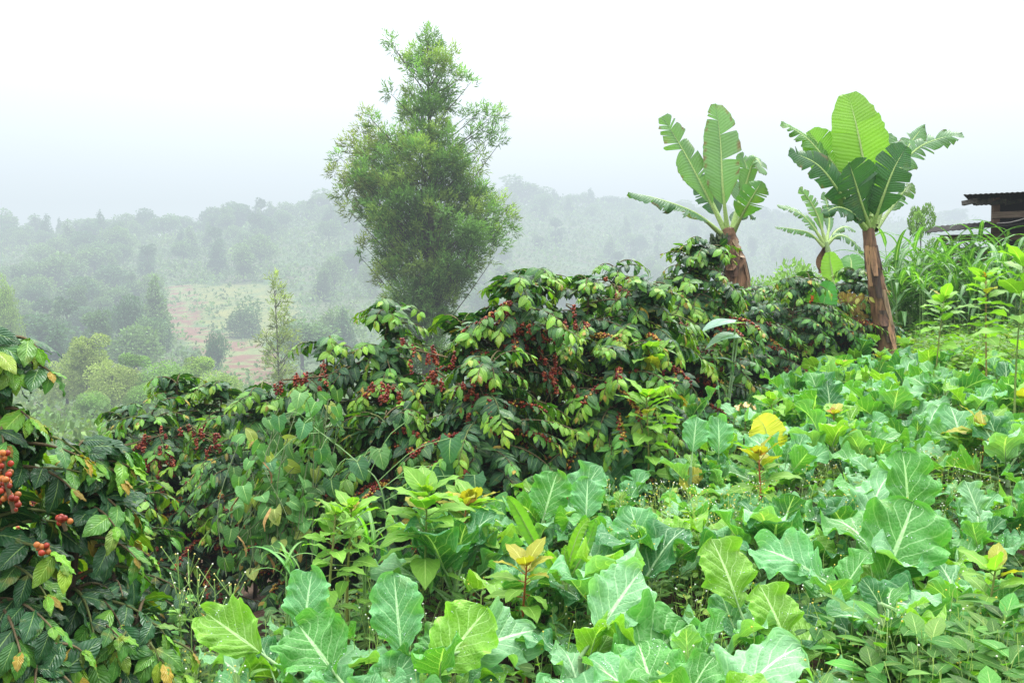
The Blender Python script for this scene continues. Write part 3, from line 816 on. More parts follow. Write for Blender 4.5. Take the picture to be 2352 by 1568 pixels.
def field_d(py):
    """distance at which the kale canopy lies behind a picture height (1024 frame)"""
    return 1.31 / max(((py - HOR) / F + 0.050), 0.02)

AM = [  # 2352-frame top of the plant, height, red, leaf, distance or None, label
    (1490, 830, 0.95, .25, .15, 7.3, 'tall pale amaranth standing against the dark coffee leaves, upper of two'),
    (1478, 925, 0.75, .2, .15, 6.8, 'pale green amaranth in front of the dark coffee bush, lower of two'),
    (1735, 795, 0.8, .1, .13, None, 'plain green amaranth just below the two whitish taro leaves'),
    (1852, 822, 0.8, .9, .13, None, 'orange-hearted amaranth with a red stem, left of the right banana trunk'),
    (1925, 855, 0.7, .3, .12, None, 'yellow-green amaranth right of and below the orange-hearted one'),
    (1905, 965, 0.62, .35, .12, None, 'small amaranth in mid field, up and right of the yellow banana leaf'),
    (1800, 935, 0.6, .2, .11, None, 'small upright amaranth above the yellow banana leaf'),
    (1745, 1055, 0.6, .8, .13, None, 'orange-centred amaranth at the foot of the yellow banana leaf'),
    (1955, 765, 0.85, .9, .12, None, 'orange-tipped amaranth beside the base of the right banana trunk'),
    (2185, 740, 0.95, .8, .13, None, 'amaranth with dark red flower stem near the right-hand weeds'),
    (2080, 800, 0.8, .4, .12, None, 'yellowish amaranth right of the banana trunk base'),
    (2150, 700, 1.2, .15, .15, 10.5, 'amaranth holding up one large pale lime leaf below the tall grass'),
    (2275, 650, 1.25, .3, .15, 9.5, 'tall branching amaranth below the wooden shed'),
    (2338, 610, 1.5, .05, .2, 7.8, 'tallest amaranth with big bright leaves at the right edge'),
    (2225, 770, 0.9, .6, .13, None, 'short amaranth with orange heart below the tall branching one'),
    (2330, 790, 0.9, .6, .13, None, 'low amaranth with orange heart at the right edge'),
    (2275, 1000, 0.8, .7, .17, None, 'large orange-centred amaranth at the right edge above the curled kale'),
    (735, 1200, 0.75, .15, .09, 4.6, 'bushy pale amaranth left of centre in front of the vine, left of a pair'),
    (800, 1180, 0.85, .2, .095, 4.75, 'bushy pale amaranth left of centre in front of the vine, right of a pair'),
    (955, 1140, 0.85, .05, .15, 5.0, 'mid-green amaranth with a green flower spike beneath the pumpkin leaves'),
    (1035, 1180, 0.72, .6, .13, 5.3, 'yellow-centred amaranth just left of the kale below the central bush'),
    (1090, 1165, 0.72, .7, .12, 5.5, 'amber-centred amaranth touching the kale below the central bush'),
    (1208, 1305, 0.5, 1.0, .10, 4.6, 'small red-orange amaranth sprout between the kale in the foreground'),
    (2090, 745, 0.9, .2, .14, None, 'lime green amaranth on the slope directly right of the banana trunk'),
    (2140, 770, 0.8, .3, .13, None, 'lime amaranth between the dark-red-stemmed one and the banana trunk'),
    (2300, 720, 1.0, .4, .14, None, 'yellow-green amaranth below the tallest one, away from the frame edge'),
    (2260, 845, 0.8, .3, .14, None, 'pale amaranth on the right above the curled grey-green kale'),
    (2345, 930, 0.8, .3, .15, None, 'pale amaranth cut by the right edge at mid height'),
    (2020, 830, 0.7, .2, .12, None, 'small lime amaranth directly below the right banana trunk'),
    (2255, 1330, 0.55, .1, .10, 4.2, 'small dark amaranth among the shaded weeds in the lower right'),
]
for i, (px, py, h, red, lf, d, lab) in enumerate(AM):
    d = d or field_d(py * K)
    p = Q(px, py - 14, d); g = float(GZ(p[0], p[1]))
    amaranth((p[0], p[1]), max(0.3, p[2] - g), lab, 700 + i, red, lf, 18 if h > .7 else 13)
print('amaranth', round(time.time() - T0, 1))

# ------------------------------------------------------------------ banana plants
def banana_leaf(mb, pts, half, tears=8, seed=0, col=(0.09, 0.22, 0.05), face=(0, -1, 0.2), vee=0.35, droop=0.5, rib=0.02, tip=0.0, stalk=0.15, ragged=0.3):
    r = np.random.RandomState(seed)
    mid = catmull(pts, 60); tan = unit(np.gradient(mid, axis=0))
    face = unit(np.asarray(face, float))
    side = unit(np.cross(tan, face)); nn = np.cross(side, tan)
    tt = np.linspace(0, 1, 60)
    at = lambda A, t: np.stack([np.interp(t, tt, A[:, c]) for c in range(3)], -1)
    tube(mb, mid - nn * rib * .4, np.interp(tt, [0, .25, 1], [rib * 2.3, rib * 1.2, rib * .3]), 6, (0.30, 0.42, 0.13), 1)
    for sg in (-1, 1):
        cuts = np.sort(np.concatenate([[stalk, 1.0], stalk + (1 - stalk) * (r.rand(tears) * .6 + .4 * np.clip(.35 + .5 * r.rand() + .12 * r.randn(tears), 0, 1))]))
        cuts = cuts[np.concatenate([[True], np.diff(cuts) > 0.015])]
        if tears > 5: cuts = np.concatenate([cuts[:1], cuts[1:-1][r.rand(len(cuts) - 2) > .3], cuts[-1:]])
        cuts[-1] = 1.0
        for a, b in zip(cuts[:-1], cuts[1:]):
            m = max(3, int((b - a) * 34)); kx = 8
            t = np.linspace(a, b, m); s = np.linspace(0, 1, kx)
            S, Tm = np.meshgrid(s, t)
            c = (a + b) / 2; shrink = ragged * (0.15 + 1.3 * r.rand()) if tears > 2 else 0.0
            te = Tm + (c - Tm) * shrink * S ** 1.5 + 0.05 * S
            te = np.clip(te, 0, 1)
            tb = (Tm - stalk) / (1 - stalk)
            w = half * np.sin(PI * np.clip(0.06 + 0.94 * tb, 0, 1) ** 0.8) ** 0.55 * (0.85 + .3 * (r.rand() if tears > 3 else .5))
            w = w * np.where(S > 0.9, 1 - ragged * .25 * r.rand(*S.shape), 1)
            dr = droop * (0.3 + 0.9 * r.rand() + (1.0 + 1.5 * r.rand() if r.rand() < .18 else 0)) if tears > 2 else droop
            ang = vee - dr * S - 0.15 * r.rand() * S ** 2
            M0, Sd, Nn = at(mid, te.ravel()), at(side, Tm.ravel()), at(nn, Tm.ravel())
            # integrate across
            st = np.cumsum(np.concatenate([np.zeros((m, 1)), np.cos((ang[:, 1:] + ang[:, :-1]) / 2) * np.diff(s)], 1), 1)
            sn = np.cumsum(np.concatenate([np.zeros((m, 1)), np.sin((ang[:, 1:] + ang[:, :-1]) / 2) * np.diff(s)], 1), 1)
            rip = 0.012 * np.sin(Tm * 70 + r.rand() * 6) * S + (0.10 * r.randn() * (Tm - c) / max(b - a, .02) * half * S if tears > 2 else 0)
            v = M0 + sg * Sd * (st * w).ravel()[:, None] + Nn * (sn * w + rip).ravel()[:, None]
            cc = np.array(col) * (0.85 + .3 * r.rand())
            tin = np.repeat(cc[None], m * kx, 0)
            e = (S.ravel() > 0.85) & (r.rand(m * kx) < 0.25 * (tears > 5))
            tin[e] = np.array([0.16, 0.12, 0.05])
            f = grid_faces(kx, m)
            if sg < 0: f = f[:, ::-1]
            mb.add(v, f, tin, np.stack([sg * S.ravel(), Tm.ravel(), np.full(m * kx, r.rand())], -1), 0)

def banana_trunk(pts, rad, seed, sheaths=40):
    r = np.random.RandomState(seed); mb = MB()
    mid = catmull(pts, 30); R = np.interp(np.linspace(0, 1, 30), np.linspace(0, 1, len(rad)), rad)
    tin = np.stack([np.array([0.16, 0.085, 0.045]) * (0.6 + .8 * r.rand()) for _ in range(30)])
    tube(mb, mid, R, 14, tin, 0, 0.06)
    for i in range(sheaths):         # peeling leaf sheaths
        t = r.rand() ** 0.8 * 0.93; az = r.rand() * 6.28; L = 0.15 + 0.4 * r.rand(); wd = R[0] * (.3 + .4 * r.rand())
        n = 9; ts = t - np.linspace(0, 1, n) * L / np.linalg.norm(mid[-1] - mid[0]); ts = np.clip(ts, 0.0, 1)
        c = np.stack([np.interp(ts, np.linspace(0, 1, 30), mid[:, q]) for q in range(3)], -1); rr = np.interp(ts, np.linspace(0, 1, 30), R)
        peel = np.linspace(0, 1, n) ** 2 * (0.01 + 0.06 * r.rand() ** 2)
        v = []
        for k in range(n):
            for s in (-1, -.33, .33, 1):
                a = az + s * wd / rr[k] * (1 - .6 * (k / (n - 1)) ** 2) * .7
                q = rr[k] * 1.05 + peel[k] + 0.006 * (1 - abs(s))
                v.append(c[k] + np.array([math.cos(a) * q, math.sin(a) * q, 0]))
        col = [np.array([0.22, 0.12, 0.06]), np.array([0.09, 0.045, 0.026]), np.array([0.30, 0.20, 0.11]), np.array([0.045, 0.028, 0.02])][r.randint(4)] * (0.6 + .7 * r.rand())
        mb.add(np.array(v), grid_faces(4, n), col)
    return mb

def dead_leaf(mb, p0, L, seed, col=(0.20, 0.12, 0.06), w=0.1):
    r = np.random.RandomState(seed); n = 12
    t = np.linspace(0, 1, n)
    a = r.rand() * 6.28
    c = p0 + np.stack([np.cos(a) * min(.18, .4 * L) * np.sin(t * 1.8), np.sin(a) * min(.18, .4 * L) * np.sin(t * 1.8), -L * t ** 1.2], -1)
    s = np.array([-math.sin(a), math.cos(a), 0])
    v = []
    for k in range(n):
        for q in (-1, -.3, .3, 1):
            v.append(c[k] + s * q * w * math.sin(PI * (0.15 + .8 * t[k])) + np.array([math.cos(a), math.sin(a), 0]) * min(.05, w * .5) * math.sin(7 * t[k] + 3 * q))
    mb.add(np.array(v), grid_faces(4, n), np.array(col) * (.6 + .7 * r.rand()))

def banana_plant(label, trunk_pts, rad, leaves, seed, dead=5, bunch=None, group='banana plants behind the field', name='banana_plant', green=False):
    base = np.array(trunk_pts[0])
    root = thing(name, label, 'banana plant', base, group)
    if green:
        mb = MB(); tube(mb, catmull(trunk_pts, 16), np.interp(np.linspace(0, 1, 16), np.linspace(0, 1, len(rad)), rad), 10, (0.22, 0.33, 0.12), 0, .03); part('trunk', mb, M_STEM, root)
    else:
        part('trunk', banana_trunk(trunk_pts, rad, seed), M_SHEATH, root)
    for i, lf in enumerate(leaves):
        mb = MB(); banana_leaf(mb, seed=seed * 50 + i, **lf)
        part('leaf', mb, [M_BANANA, M_STEM], root)
    if dead:
        crown = np.array(trunk_pts[-1])
        for i in range(dead):
            mb = MB(); dead_leaf(mb, crown + np.array([0, 0, -0.05 - .1 * RNG.rand()]), 0.35 + .5 * RNG.rand(), seed * 9 + i)
            part('dead_leaf', mb, M_DRY, root)
    if bunch is not None:
        mb = MB(); r = np.random.RandomState(seed)
        p0, p1 = bunch
        tube(mb, [p0, p1], [0.03, 0.02], 6, (0.1, 0.12, 0.04))
        for t in np.linspace(0.05, 1, 9):
            c = p0 + (p1 - p0) * t
            for a in np.linspace(0, 2 * PI, 9, endpoint=False) + r.rand():
                o = np.array([math.cos(a), math.sin(a), 0])
                tube(mb, catmull([c + o * .02, c + o * .10 + [0, 0, .0], c + o * .13 + [0, 0, .09]], 5), [0.012, .02, .02, .018, .006], 5, np.array([0.035, 0.06, 0.02]) * (.7 + .7 * r.rand()))
        part('fruit_bunch', mb, M_STEM, root)
    return root

D1 = 12.3
def L1(pts, half, tears, col, ds=None, **kw):
    d0 = kw.pop('d', D1); ds = ds or [0] * len(pts)
    return dict(pts=[Q(x, y, d0 + q) for (x, y), q in zip(pts, ds)], half=half * (d0 / 14.0 if d0 == D1 else (.75 if d0 == 21.0 else 1)), tears=tears, col=col, **kw)
YG, MG, DG, GG = (0.19, 0.40, 0.03), (0.09, 0.24, 0.05), (0.045, 0.135, 0.045), (0.12, 0.25, 0.10)
leavesR = [
    L1([(2000, 515), (1990, 410), (1970, 300), (1948, 214)], 0.40, 1, YG, [0, .1, .15, .3], face=(-.15, -1, .1), vee=.15, droop=.15, rib=.02, stalk=.18),
    L1([(1998, 525), (1980, 470), (1962, 410), (1950, 372)], 0.36, 4, DG, [0, -.25, -.4, -.5], face=(.1, -1, .25), vee=.2, droop=.2, stalk=.12, ragged=.12),
    L1([(2003, 525), (2025, 460), (2052, 390), (2082, 335)], 0.30, 4, DG, [0, -.2, -.25, -.2], face=(.25, -1, .2), vee=.1, droop=.35, stalk=.15, ragged=.15),
    L1([(2010, 515), (2060, 400), (2115, 335), (2210, 303)], 0.22, 15, GG, [0, .2, .3, .3], face=(.2, -.7, .7), vee=.1, droop=.9, stalk=.3, ragged=.6),
    L1([(2008, 510), (2050, 400), (2090, 330), (2125, 285)], 0.2, 10, GG, [0, .4, .7, .8], face=(0, -.8, .6), vee=.1, droop=.7, stalk=.3, ragged=.5),
    L1([(1985, 515), (1925, 410), (1862, 325), (1795, 278)], 0.2, 13, (0.11, 0.26, 0.05), [0, .2, .3, .3], face=(-.1, -.7, .7), vee=.2, droop=.8, stalk=.25, ragged=.5),
    L1([(1987, 520), (1935, 450), (1880, 380), (1812, 345)], 0.22, 9, DG, [0, -.2, -.3, -.3], face=(-.2, -.8, .5), vee=.2, droop=.6, stalk=.2, ragged=.4),
    L1([(1990, 500), (1940, 410), (1895, 350), (1858, 300)], 0.30, 3, (0.16, 0.35, 0.035), [0, .2, .3, .4], face=(-.2, -1, .1), vee=.2, droop=.2, stalk=.25, ragged=.15),
    L1([(2000, 500), (2025, 400), (2040, 345), (2036, 305)], 0.24, 5, GG, [0, .5, .7, .8], face=(.2, -1, 0), vee=.1, droop=.4, stalk=.25),
    L1([(1992, 525), (1960, 490), (1925, 475), (1890, 490)], 0.2, 6, DG, [0, -.3, -.5, -.6], face=(0, -.6, .8), vee=.0, droop=.9, stalk=.2),
    L1([(2010, 525), (2045, 480), (2075, 440), (2095, 420)], 0.16, 7, MG, [0, .3, .5, .6], face=(0, -.7, .7), vee=.0, droop=.8, stalk=.3),
]
tr = [np.array([*Q(2035, 790, D1)[:2], 0])]; tr[0][2] = GZ(tr[0][0], tr[0][1]) - .05
banana_plant('right banana plant with one large upright bright green leaf and a tall brown trunk', [tr[0], Q(2030, 770, D1), Q(2012, 650, D1), Q(1994, 525, D1)], [0.14, 0.122, 0.10, 0.07], leavesR, 61, 0)
D2 = 15.2
def L2(*a, **kw): return L1(*a, d=D2, **kw)
SG = (0.14, 0.28, 0.10)
leavesL = [
    L2([(1672, 535), (1660, 430), (1655, 330), (1645, 238)], 0.30, 8, SG, [0, -.1, 0, .1], face=(0, -1, .2), vee=.2, droop=.35, stalk=.2, ragged=.25),
    L2([(1668, 535), (1620, 440), (1572, 350), (1522, 266)], 0.25, 20, SG, [0, 0, .1, .2], face=(-.2, -1, .2), vee=.2, droop=.5, stalk=.22, ragged=.5),
    L2([(1662, 540), (1600, 490), (1520, 458), (1443, 440)], 0.22, 14, (0.085, 0.2, 0.075), [0, -.4, -.6, -.7], face=(0, -.3, 1), vee=-.2, droop=.8, stalk=.2, ragged=.25),
    L2([(1682, 530), (1708, 440), (1735, 365), (1756, 400)], 0.18, 13, SG, [0, .1, .1, -.1], face=(.3, -.8, .4), vee=.1, droop=.9, stalk=.25, ragged=.5),
    L2([(1684, 535), (1712, 480), (1735, 440), (1750, 415)], 0.24, 4, MG, [0, -.3, -.4, -.4], face=(.2, -1, .3), vee=.1, droop=.4, stalk=.2, ragged=.3),
    L2([(1680, 530), (1700, 450), (1715, 390), (1700, 350)], 0.2, 9, GG, [0, .4, .6, .6], face=(.2, -.8, .4), vee=.1, droop=.7, stalk=.25, ragged=.4),
    L2([(1676, 540), (1690, 500), (1712, 485), (1735, 500)], 0.16, 8, DG, [0, .2, .4, .5], face=(0, -.6, .8), vee=.0, droop=.8, stalk=.2),
    L2([(1668, 535), (1640, 470), (1618, 430), (1612, 400)], 0.2, 5, DG, [0, .4, .6, .7], face=(-.2, -1, .2), vee=.1, droop=.4, stalk=.2),
]
b0 = Q(1692, 700, D2); b0[2] = GZ(b0[0], b0[1]) - .05
banana_plant('left banana plant with shredded grey-green leaves and a short thick trunk', [b0, Q(1690, 640, D2), Q(1680, 580, D2), Q(1672, 525, D2)], [0.20, 0.175, 0.15, 0.10], leavesL, 62, 6,
             (Q(1652, 545, D2 - .2), Q(1640, 625, D2 - .3)))
D3 = 21.0
def L3(*a, **kw): return L1(*a, d=D3, **kw)
leavesS = [
    L3([(1897, 560), (1880, 500), (1860, 460), (1836, 430)], 0.2, 14, SG, face=(-.2, -1, .2), vee=.1, droop=.7, ragged=.5),
    L3([(1895, 560), (1860, 510), (1830, 485), (1785, 470)], 0.2, 12, SG, face=(-.1, -.6, .8), vee=.1, droop=.8, ragged=.4),
    L3([(1893, 565), (1860, 535), (1820, 525), (1780, 520)], 0.18, 9, MG, face=(0, -.4, .9), vee=-.2, droop=.7, ragged=.3),
    L3([(1900, 560), (1925, 540), (1955, 550), (1985, 585)], 0.2, 14, GG, face=(0, -.6, .8), vee=.0, droop=.9, ragged=.5),
    L3([(1898, 560), (1905, 510), (1900, 470), (1890, 440)], 0.18, 9, GG, [0, .3, .5, .6], face=(.1, -1, .2), vee=.1, droop=.7, ragged=.5),
    L3([(1900, 562), (1920, 530), (1945, 520), (1965, 530)], 0.18, 9, SG, [0, .3, .5, .6], face=(0, -.6, .8), vee=.0, droop=.9, ragged=.5),
]
b0 = Q(1918, 690, D3); b0[2] = GZ(b0[0], b0[1]) - .05
banana_plant('small ragged banana plant between and behind the two large ones', [b0, Q(1915, 640, D3), Q(1905, 590, D3), Q(1897, 555, D3)], [0.085, 0.075, 0.065, 0.05], leavesS, 63, 2, green=True)
# bright sucker beside the right trunk
D4 = 13.6
suck = [L1([(1915, 660), (1912, 630), (1908, 605), (1905, 578)], 0.20, 0, (0.24, 0.48, 0.05), [0, 0, 0, 0], d=16, face=(.1, -1, .2), vee=.2, droop=.1, stalk=.1),
        L1([(1950, 660), (1955, 630), (1955, 600), (1950, 585)], 0.22, 1, (0.10, 0.28, 0.06), [0, 0, .1, .2], d=16, face=(-.2, -1, .2), vee=.2, droop=.2, stalk=.1)]
b0 = Q(1925, 760, 16); b0[2] = GZ(b0[0], b0[1])
banana_plant('young banana sucker with two smooth bright leaves left of the right banana trunk', [b0, Q(1928, 700, 16), Q(1926, 670, 16)], [0.07, 0.06, 0.03], suck, 64, 0, name='banana_sucker')
# seedling with the yellow leaf standing in the kale
dY = 7.3
ye = [L1([(1762, 1062), (1764, 1025), (1758, 985), (1742, 955)], 0.165, 3, (0.80, 0.76, 0.07), d=dY, ragged=.04, face=(.25, -1, .15), vee=.1, droop=.12, stalk=.05, rib=.006)]
b0 = Q(1752, 1200, dY); b0[2] = GZ(b0[0], b0[1])
banana_plant('banana seedling with one yellow leaf in the middle of the kale', [b0, Q(1750, 1100, dY), Q(1752, 1062, dY)], [0.03, 0.025, 0.012], ye, 65, 0, name='banana_seedling')
ye = [L1([(1955, 1045), (1960, 1020), (1963, 1000), (1966, 984)], 0.06, 0, (0.55, 0.58, 0.08), d=7.2, face=(-.3, -1, .2), vee=.5, droop=.1, stalk=.05, rib=.006)]
b0 = Q(1955, 1150, 7.2); b0[2] = GZ(b0[0], b0[1])
banana_plant('tiny seedling with one narrow yellow leaf, right of the larger yellow-leaved one', [b0, Q(1955, 1080, 7.2), Q(1955, 1045, 7.2)], [0.02, 0.015, 0.008], ye, 66, 0, name='banana_seedling')
ye = [L1([(1590, 1118), (1580, 1105), (1596, 1090), (1615, 1092)], 0.07, 0, (0.55, 0.5, 0.07), d=6.6, face=(0, -.8, .5), vee=.3, droop=.3, stalk=.05, rib=.006)]
b0 = Q(1592, 1200, 6.6); b0[2] = GZ(b0[0], b0[1])
banana_plant('small folded yellow leaf seedling in front of the flowering weeds', [b0, Q(1592, 1150, 6.6), Q(1590, 1118, 6.6)], [0.015, 0.012, 0.008], ye, 67, 0, name='banana_seedling')
# broad canna in front of the dense coffee
cn = [L1([(1880, 770), (1888, 720), (1895, 680), (1905, 645)], 0.17, 0, (0.07, 0.28, 0.06), d=12.2, face=(.2, -1, .2), vee=.25, droop=.1, stalk=.2, rib=.008),
      L1([(1878, 770), (1872, 720), (1866, 690), (1868, 670)], 0.10, 0, (0.16, 0.42, 0.05), d=12.1, face=(-.4, -1, .2), vee=.5, droop=.1, stalk=.2, rib=.008),
      L1([(1890, 780), (1905, 750), (1915, 720), (1908, 700)], 0.10, 0, (0.06, 0.2, 0.05), d=12.1, face=(.4, -1, .2), vee=.3, droop=.2, stalk=.2, rib=.008)]
b0 = Q(1882, 860, 12.2); b0[2] = GZ(b0[0], b0[1])
can = thing('canna_plant', 'broad-leaved canna with an orange flower in front of the dense coffee bush', 'canna', b0)
mb = MB(); tube(mb, [b0, Q(1880, 770, 12.2)], [.02, .012], 6, (0.14, .3, .06)); part('stem', mb, M_STEM, can)
for i, l in enumerate(cn):
    mb = MB(); banana_leaf(mb, seed=900 + i, **l); part('leaf', mb, [M_BANANA, M_STEM], can)
mb = MB(); pc = Q(1866, 690, 12.0)
place(mb, T_AMAR, np.repeat(pc[None], 6, 0), RNG.randn(6, 3) + [0, -.3, 1], RNG.randn(6, 3), 0.08, (0.75, 0.16, 0.03)); part('flower', mb, M_PETAL, can)
print('banana', round(time.time() - T0, 1))

# ------------------------------------------------------------------ the tall silky tree and its small sibling
def feather_tree(label, name, axis, blobs, d, spray=0.24, per=90, seed=5, group=None, trunk_r=0.16, base_py=None, tintf=None, leaf_w=1.0):
    r = np.random.RandomState(seed)
    x0, x1 = axis[0], axis[-1]
    base = Q(*axis[0], d); base[2] = GZ(base[0], base[1]) - .1
    root = thing(name, label, 'tree', base, group)
    pts = catmull([base] + [Q(a, b, d) for a, b in axis[1:]], 30)
    wood, fo = MB(), MB(); limb = wood
    tube(wood, pts, np.linspace(trunk_r, 0.012, 30), 8, (0.085, 0.07, 0.055), 0, .08)
    lp, ld, ln, ls, lt = [], [], [], [], []
    for (bx, by, br, dd) in blobs:
        c = Q(bx, by, d + dd); rad = br * K / F * d
        # limb from the trunk up to the clump
        zz = c[2] - (0.6 + 1.0 * r.rand()) * (np.hypot(*(c - pts[np.argmin(np.abs(pts[:, 2] - c[2]))])[:2]) * .8 + .25)
        s = pts[np.argmin(np.abs(pts[:, 2] - zz))]
        tube(limb, catmull([s, s * .45 + c * .55 - [0, 0, .12], c], 7), np.linspace(0.028, 0.008, 7) * d / 40, 4, (0.08, 0.07, 0.05))
        n = max(10, int(per * (br / 35.0) ** 2))
        dirs = unit(r.randn(n, 3)); rr = rad * (0.25 + .8 * r.rand(n, 1))
        pp = c + dirs * rr * [1, 1, 1.15]
        ax = np.array([pts[np.argmin(np.abs(pts[:, 2] - c[2]))][0], d])
        outw = unit(np.append((c[:2] - ax) + 1e-3, 0.25))
        tb = tintf(bx, by, r) if tintf else np.array([0.07, 0.13, 0.045])
        for q in range(n):
            up = unit(dirs[q] * .7 + outw * .45 + np.array([0, 0, 0.55]) + r.randn(3) * .25)
            tc = tb * (0.7 + .5 * r.rand()) * (.72 + .38 * dirs[q][2])  # clump tops tinted lighter and undersides darker, as if lit from above
            k = 5
            for w in range(k):
                lp.append(pp[q] + up * spray * .22 * w); sd = unit(np.cross(up, r.randn(3)))
                ld.append(up * (.75) + sd * (.65 if w < k - 1 else .1)); ln.append(r.randn(3) + [0, 0, .8])
                ls.append(spray * (.7 + .5 * r.rand())); lt.append(tc * (.85 + .3 * r.rand()))
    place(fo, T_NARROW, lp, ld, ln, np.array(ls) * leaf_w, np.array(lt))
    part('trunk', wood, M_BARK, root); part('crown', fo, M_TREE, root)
    return root

def big_tree():
    r = np.random.RandomState(9)
    rows = [(85, 958, 1012), (105, 940, 1030), (130, 915, 1045), (155, 905, 1060), (182, 905, 1070), (210, 905, 1060), (240, 905, 1040), (268, 905, 1030), (296, 880, 1040),
            (322, 835, 1060), (350, 805, 1085), (378, 790, 1095), (405, 785, 1100), (432, 790, 1110), (460, 800, 1130), (488, 815, 1150), (515, 835, 1160), (542, 850, 1150),
            (570, 850, 1130), (600, 855, 1115), (630, 862, 1095), (660, 870, 1080), (690, 875, 1060), (720, 880, 1050), (760, 880, 1050), (800, 890, 1040), (840, 900, 1030)]
    bl = []
    for y, a, b in rows:
        w = b - a; n = max(2, int(w / 26))
        for i in range(n):
            x = a + 25 + (w - 50) * (i + .5 * r.rand()) / max(1, n - .5)
            if y < 300 and r.rand() < (.12 if y < 240 else .12): continue
            depth = (w / 2) * K / F * 58 * .8
            e = math.sqrt(max(0.05, 1 - ((x - (a + b) / 2) / (w / 2 + 1)) ** 2))
            for _ in range(1 if y < 240 or r.rand() < .25 else 2):
                bl.append((x + r.randn() * 5, y + r.randn() * 8, 15 + 12 * r.rand() + (2 if y > 350 else 0), r.uniform(-1, 1) * depth * e))
    for x, y, q in ((896, 92, 14), (905, 112, 16), (1040, 122, 14), (1062, 175, 16), (1082, 188, 12), (898, 215, 16), (1075, 265, 18), (1100, 258, 18), (1128, 268, 20), (1150, 262, 14), (1140, 305, 16), (1112, 300, 20), (1085, 310, 20), (1120, 330, 14), (1150, 325, 10),
                    (842, 262, 15), (858, 280, 20), (830, 300, 20), (800, 330, 20), (778, 360, 16), (770, 395, 16), (785, 440, 22), (800, 480, 20), (1150, 470, 22), (1168, 500, 22), (1172, 530, 18), (1150, 560, 18), (1105, 355, 16), (1098, 395, 16), (1110, 430, 16), (832, 560, 16), (828, 590, 10), (1135, 590, 14)):
        bl.append((x, y, q, r.uniform(-.5, .5)))
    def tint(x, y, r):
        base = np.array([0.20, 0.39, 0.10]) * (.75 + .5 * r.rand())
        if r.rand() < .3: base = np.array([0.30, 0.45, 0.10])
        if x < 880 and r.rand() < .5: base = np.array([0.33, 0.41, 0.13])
        if 930 < x < 1090 and y > 420: base = base * .75  # shade of the inner lower crown put into the tint
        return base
    feather_tree('tall feathery green tree standing alone in front of the misty hill', 'silky_oak_tree', [(975, 1000), (985, 700), (990, 450), (985, 250), (982, 95)], bl, 58.0, 0.31, 105, 5, trunk_r=.3, tintf=tint)
    bl = []
    for y, x, q, n in ((640, 628, 9, 1), (665, 632, 14, 2), (690, 640, 15, 2), (702, 615, 9, 1), (715, 640, 12, 2), (748, 628, 13, 2), (755, 655, 14, 2), (775, 612, 12, 2), (780, 650, 18, 3), (790, 672, 13, 2), (810, 625, 16, 2), (815, 655, 16, 2), (840, 628, 16, 2), (850, 660, 14, 2), (870, 640, 20, 3)):
        for _ in range(n): bl.append((x + r.randn() * 6, y + r.randn() * 5, q, r.uniform(-.4, .4)))
    feather_tree('slender young tree with gaps in its crown, left of the tall feathery tree', 'sapling_tree', [(645, 950), (640, 850), (636, 760), (632, 690), (625, 632)], bl, 110.0, 0.62, 60, 6, trunk_r=.14, tintf=lambda x, y, r: np.array([0.33, 0.42, 0.13]) * (.75 + .5 * r.rand()))
big_tree()
print('big tree', round(time.time() - T0, 1))

# ------------------------------------------------------------------ trees of the valley and the far hill
def far_tree_mesh(kind, seed, n=2200, leaf=0.42, tint=(0.06, 0.10, 0.04), split=False):
    """about 8 m tall, base at the origin"""
    r = np.random.RandomState(seed); mb = MB(); tk = MB() if split else mb
    H = 8.0
    bl = []
    if kind == 'round':
        tube(tk, [[0, 0, -.3], [.1, 0, 2.5], [0, 0, 5]], [.2, .16, .08], 6, (0.07, .06, .05), 1)
        for _ in range(16):
            d = unit(r.randn(3)); d[2] = abs(d[2]) * 1.2 - .62
            bl.append((np.array([0, 0, 4.1]) + d * [2.0, 2.0, 3.0] * (.5 + .6 * r.rand()), 1.0 + .7 * r.rand()))
    elif kind == 'cone':
        tube(tk, [[0, 0, -.3], [0, 0, 4], [0, 0, 7.8]], [.16, .1, .03], 6, (0.07, .06, .05), 1)
        for z in np.linspace(1.0, 7.6, 13):
            w = 1.7 * (1 - (z / 8.2) ** 1.4) + .15
            for _ in range(3):
                a = r.rand() * 6.28; bl.append((np.array([math.cos(a) * w * .6 * r.rand(), math.sin(a) * w * .6, z]), w * .62))
    elif kind == 'tall':
        tube(tk, [[0, 0, -.3], [.1, .1, 4], [0, 0, 7.4]], [.16, .12, .05], 6, (0.10, .09, .08), 1)
        for _ in range(16):
            z = 1.4 + 6.2 * r.rand(); a = r.rand() * 6.28; q = r.rand() * 1.4
            c = np.array([math.cos(a) * q, math.sin(a) * q, z]); bl.append((c, .65 + .4 * r.rand()))
            tube(tk, [[0, 0, z - 1.1], c], [.05, .02], 4, (0.1, .09, .08), 1)
    else:   # bush
        for _ in range(10):
            d = unit(r.randn(3)); d[2] = abs(d[2]); bl.append((d * [2.2, 2.2, 4.0] * (.4 + .6 * r.rand()) + [0, 0, 1], 1.4 + .7 * r.rand()))
    tot = sum(q * q for _, q in bl)
    for c, q in bl:
        m = int(n * q * q / tot); d = unit(r.randn(m, 3))
        p = c + d * q * (.72 + .38 * r.rand(m, 1)) * [1, 1, .85]
        t = np.array(tint) * (0.75 + .5 * r.rand()) * (.7 + .6 * r.rand(m, 1))
        place(mb, T_DIA, p, unit(d + r.randn(m, 3) * .7 + [0, 0, -.1]), r.randn(m, 3) + d, leaf * (.6 + .8 * r.rand(m)), t)
    if split: return mb.mesh('crown', [M_FAR, M_BARK]), tk.mesh('trunk', [M_FAR, M_BARK])
    return mb.mesh('tree_' + kind, [M_FAR, M_BARK])
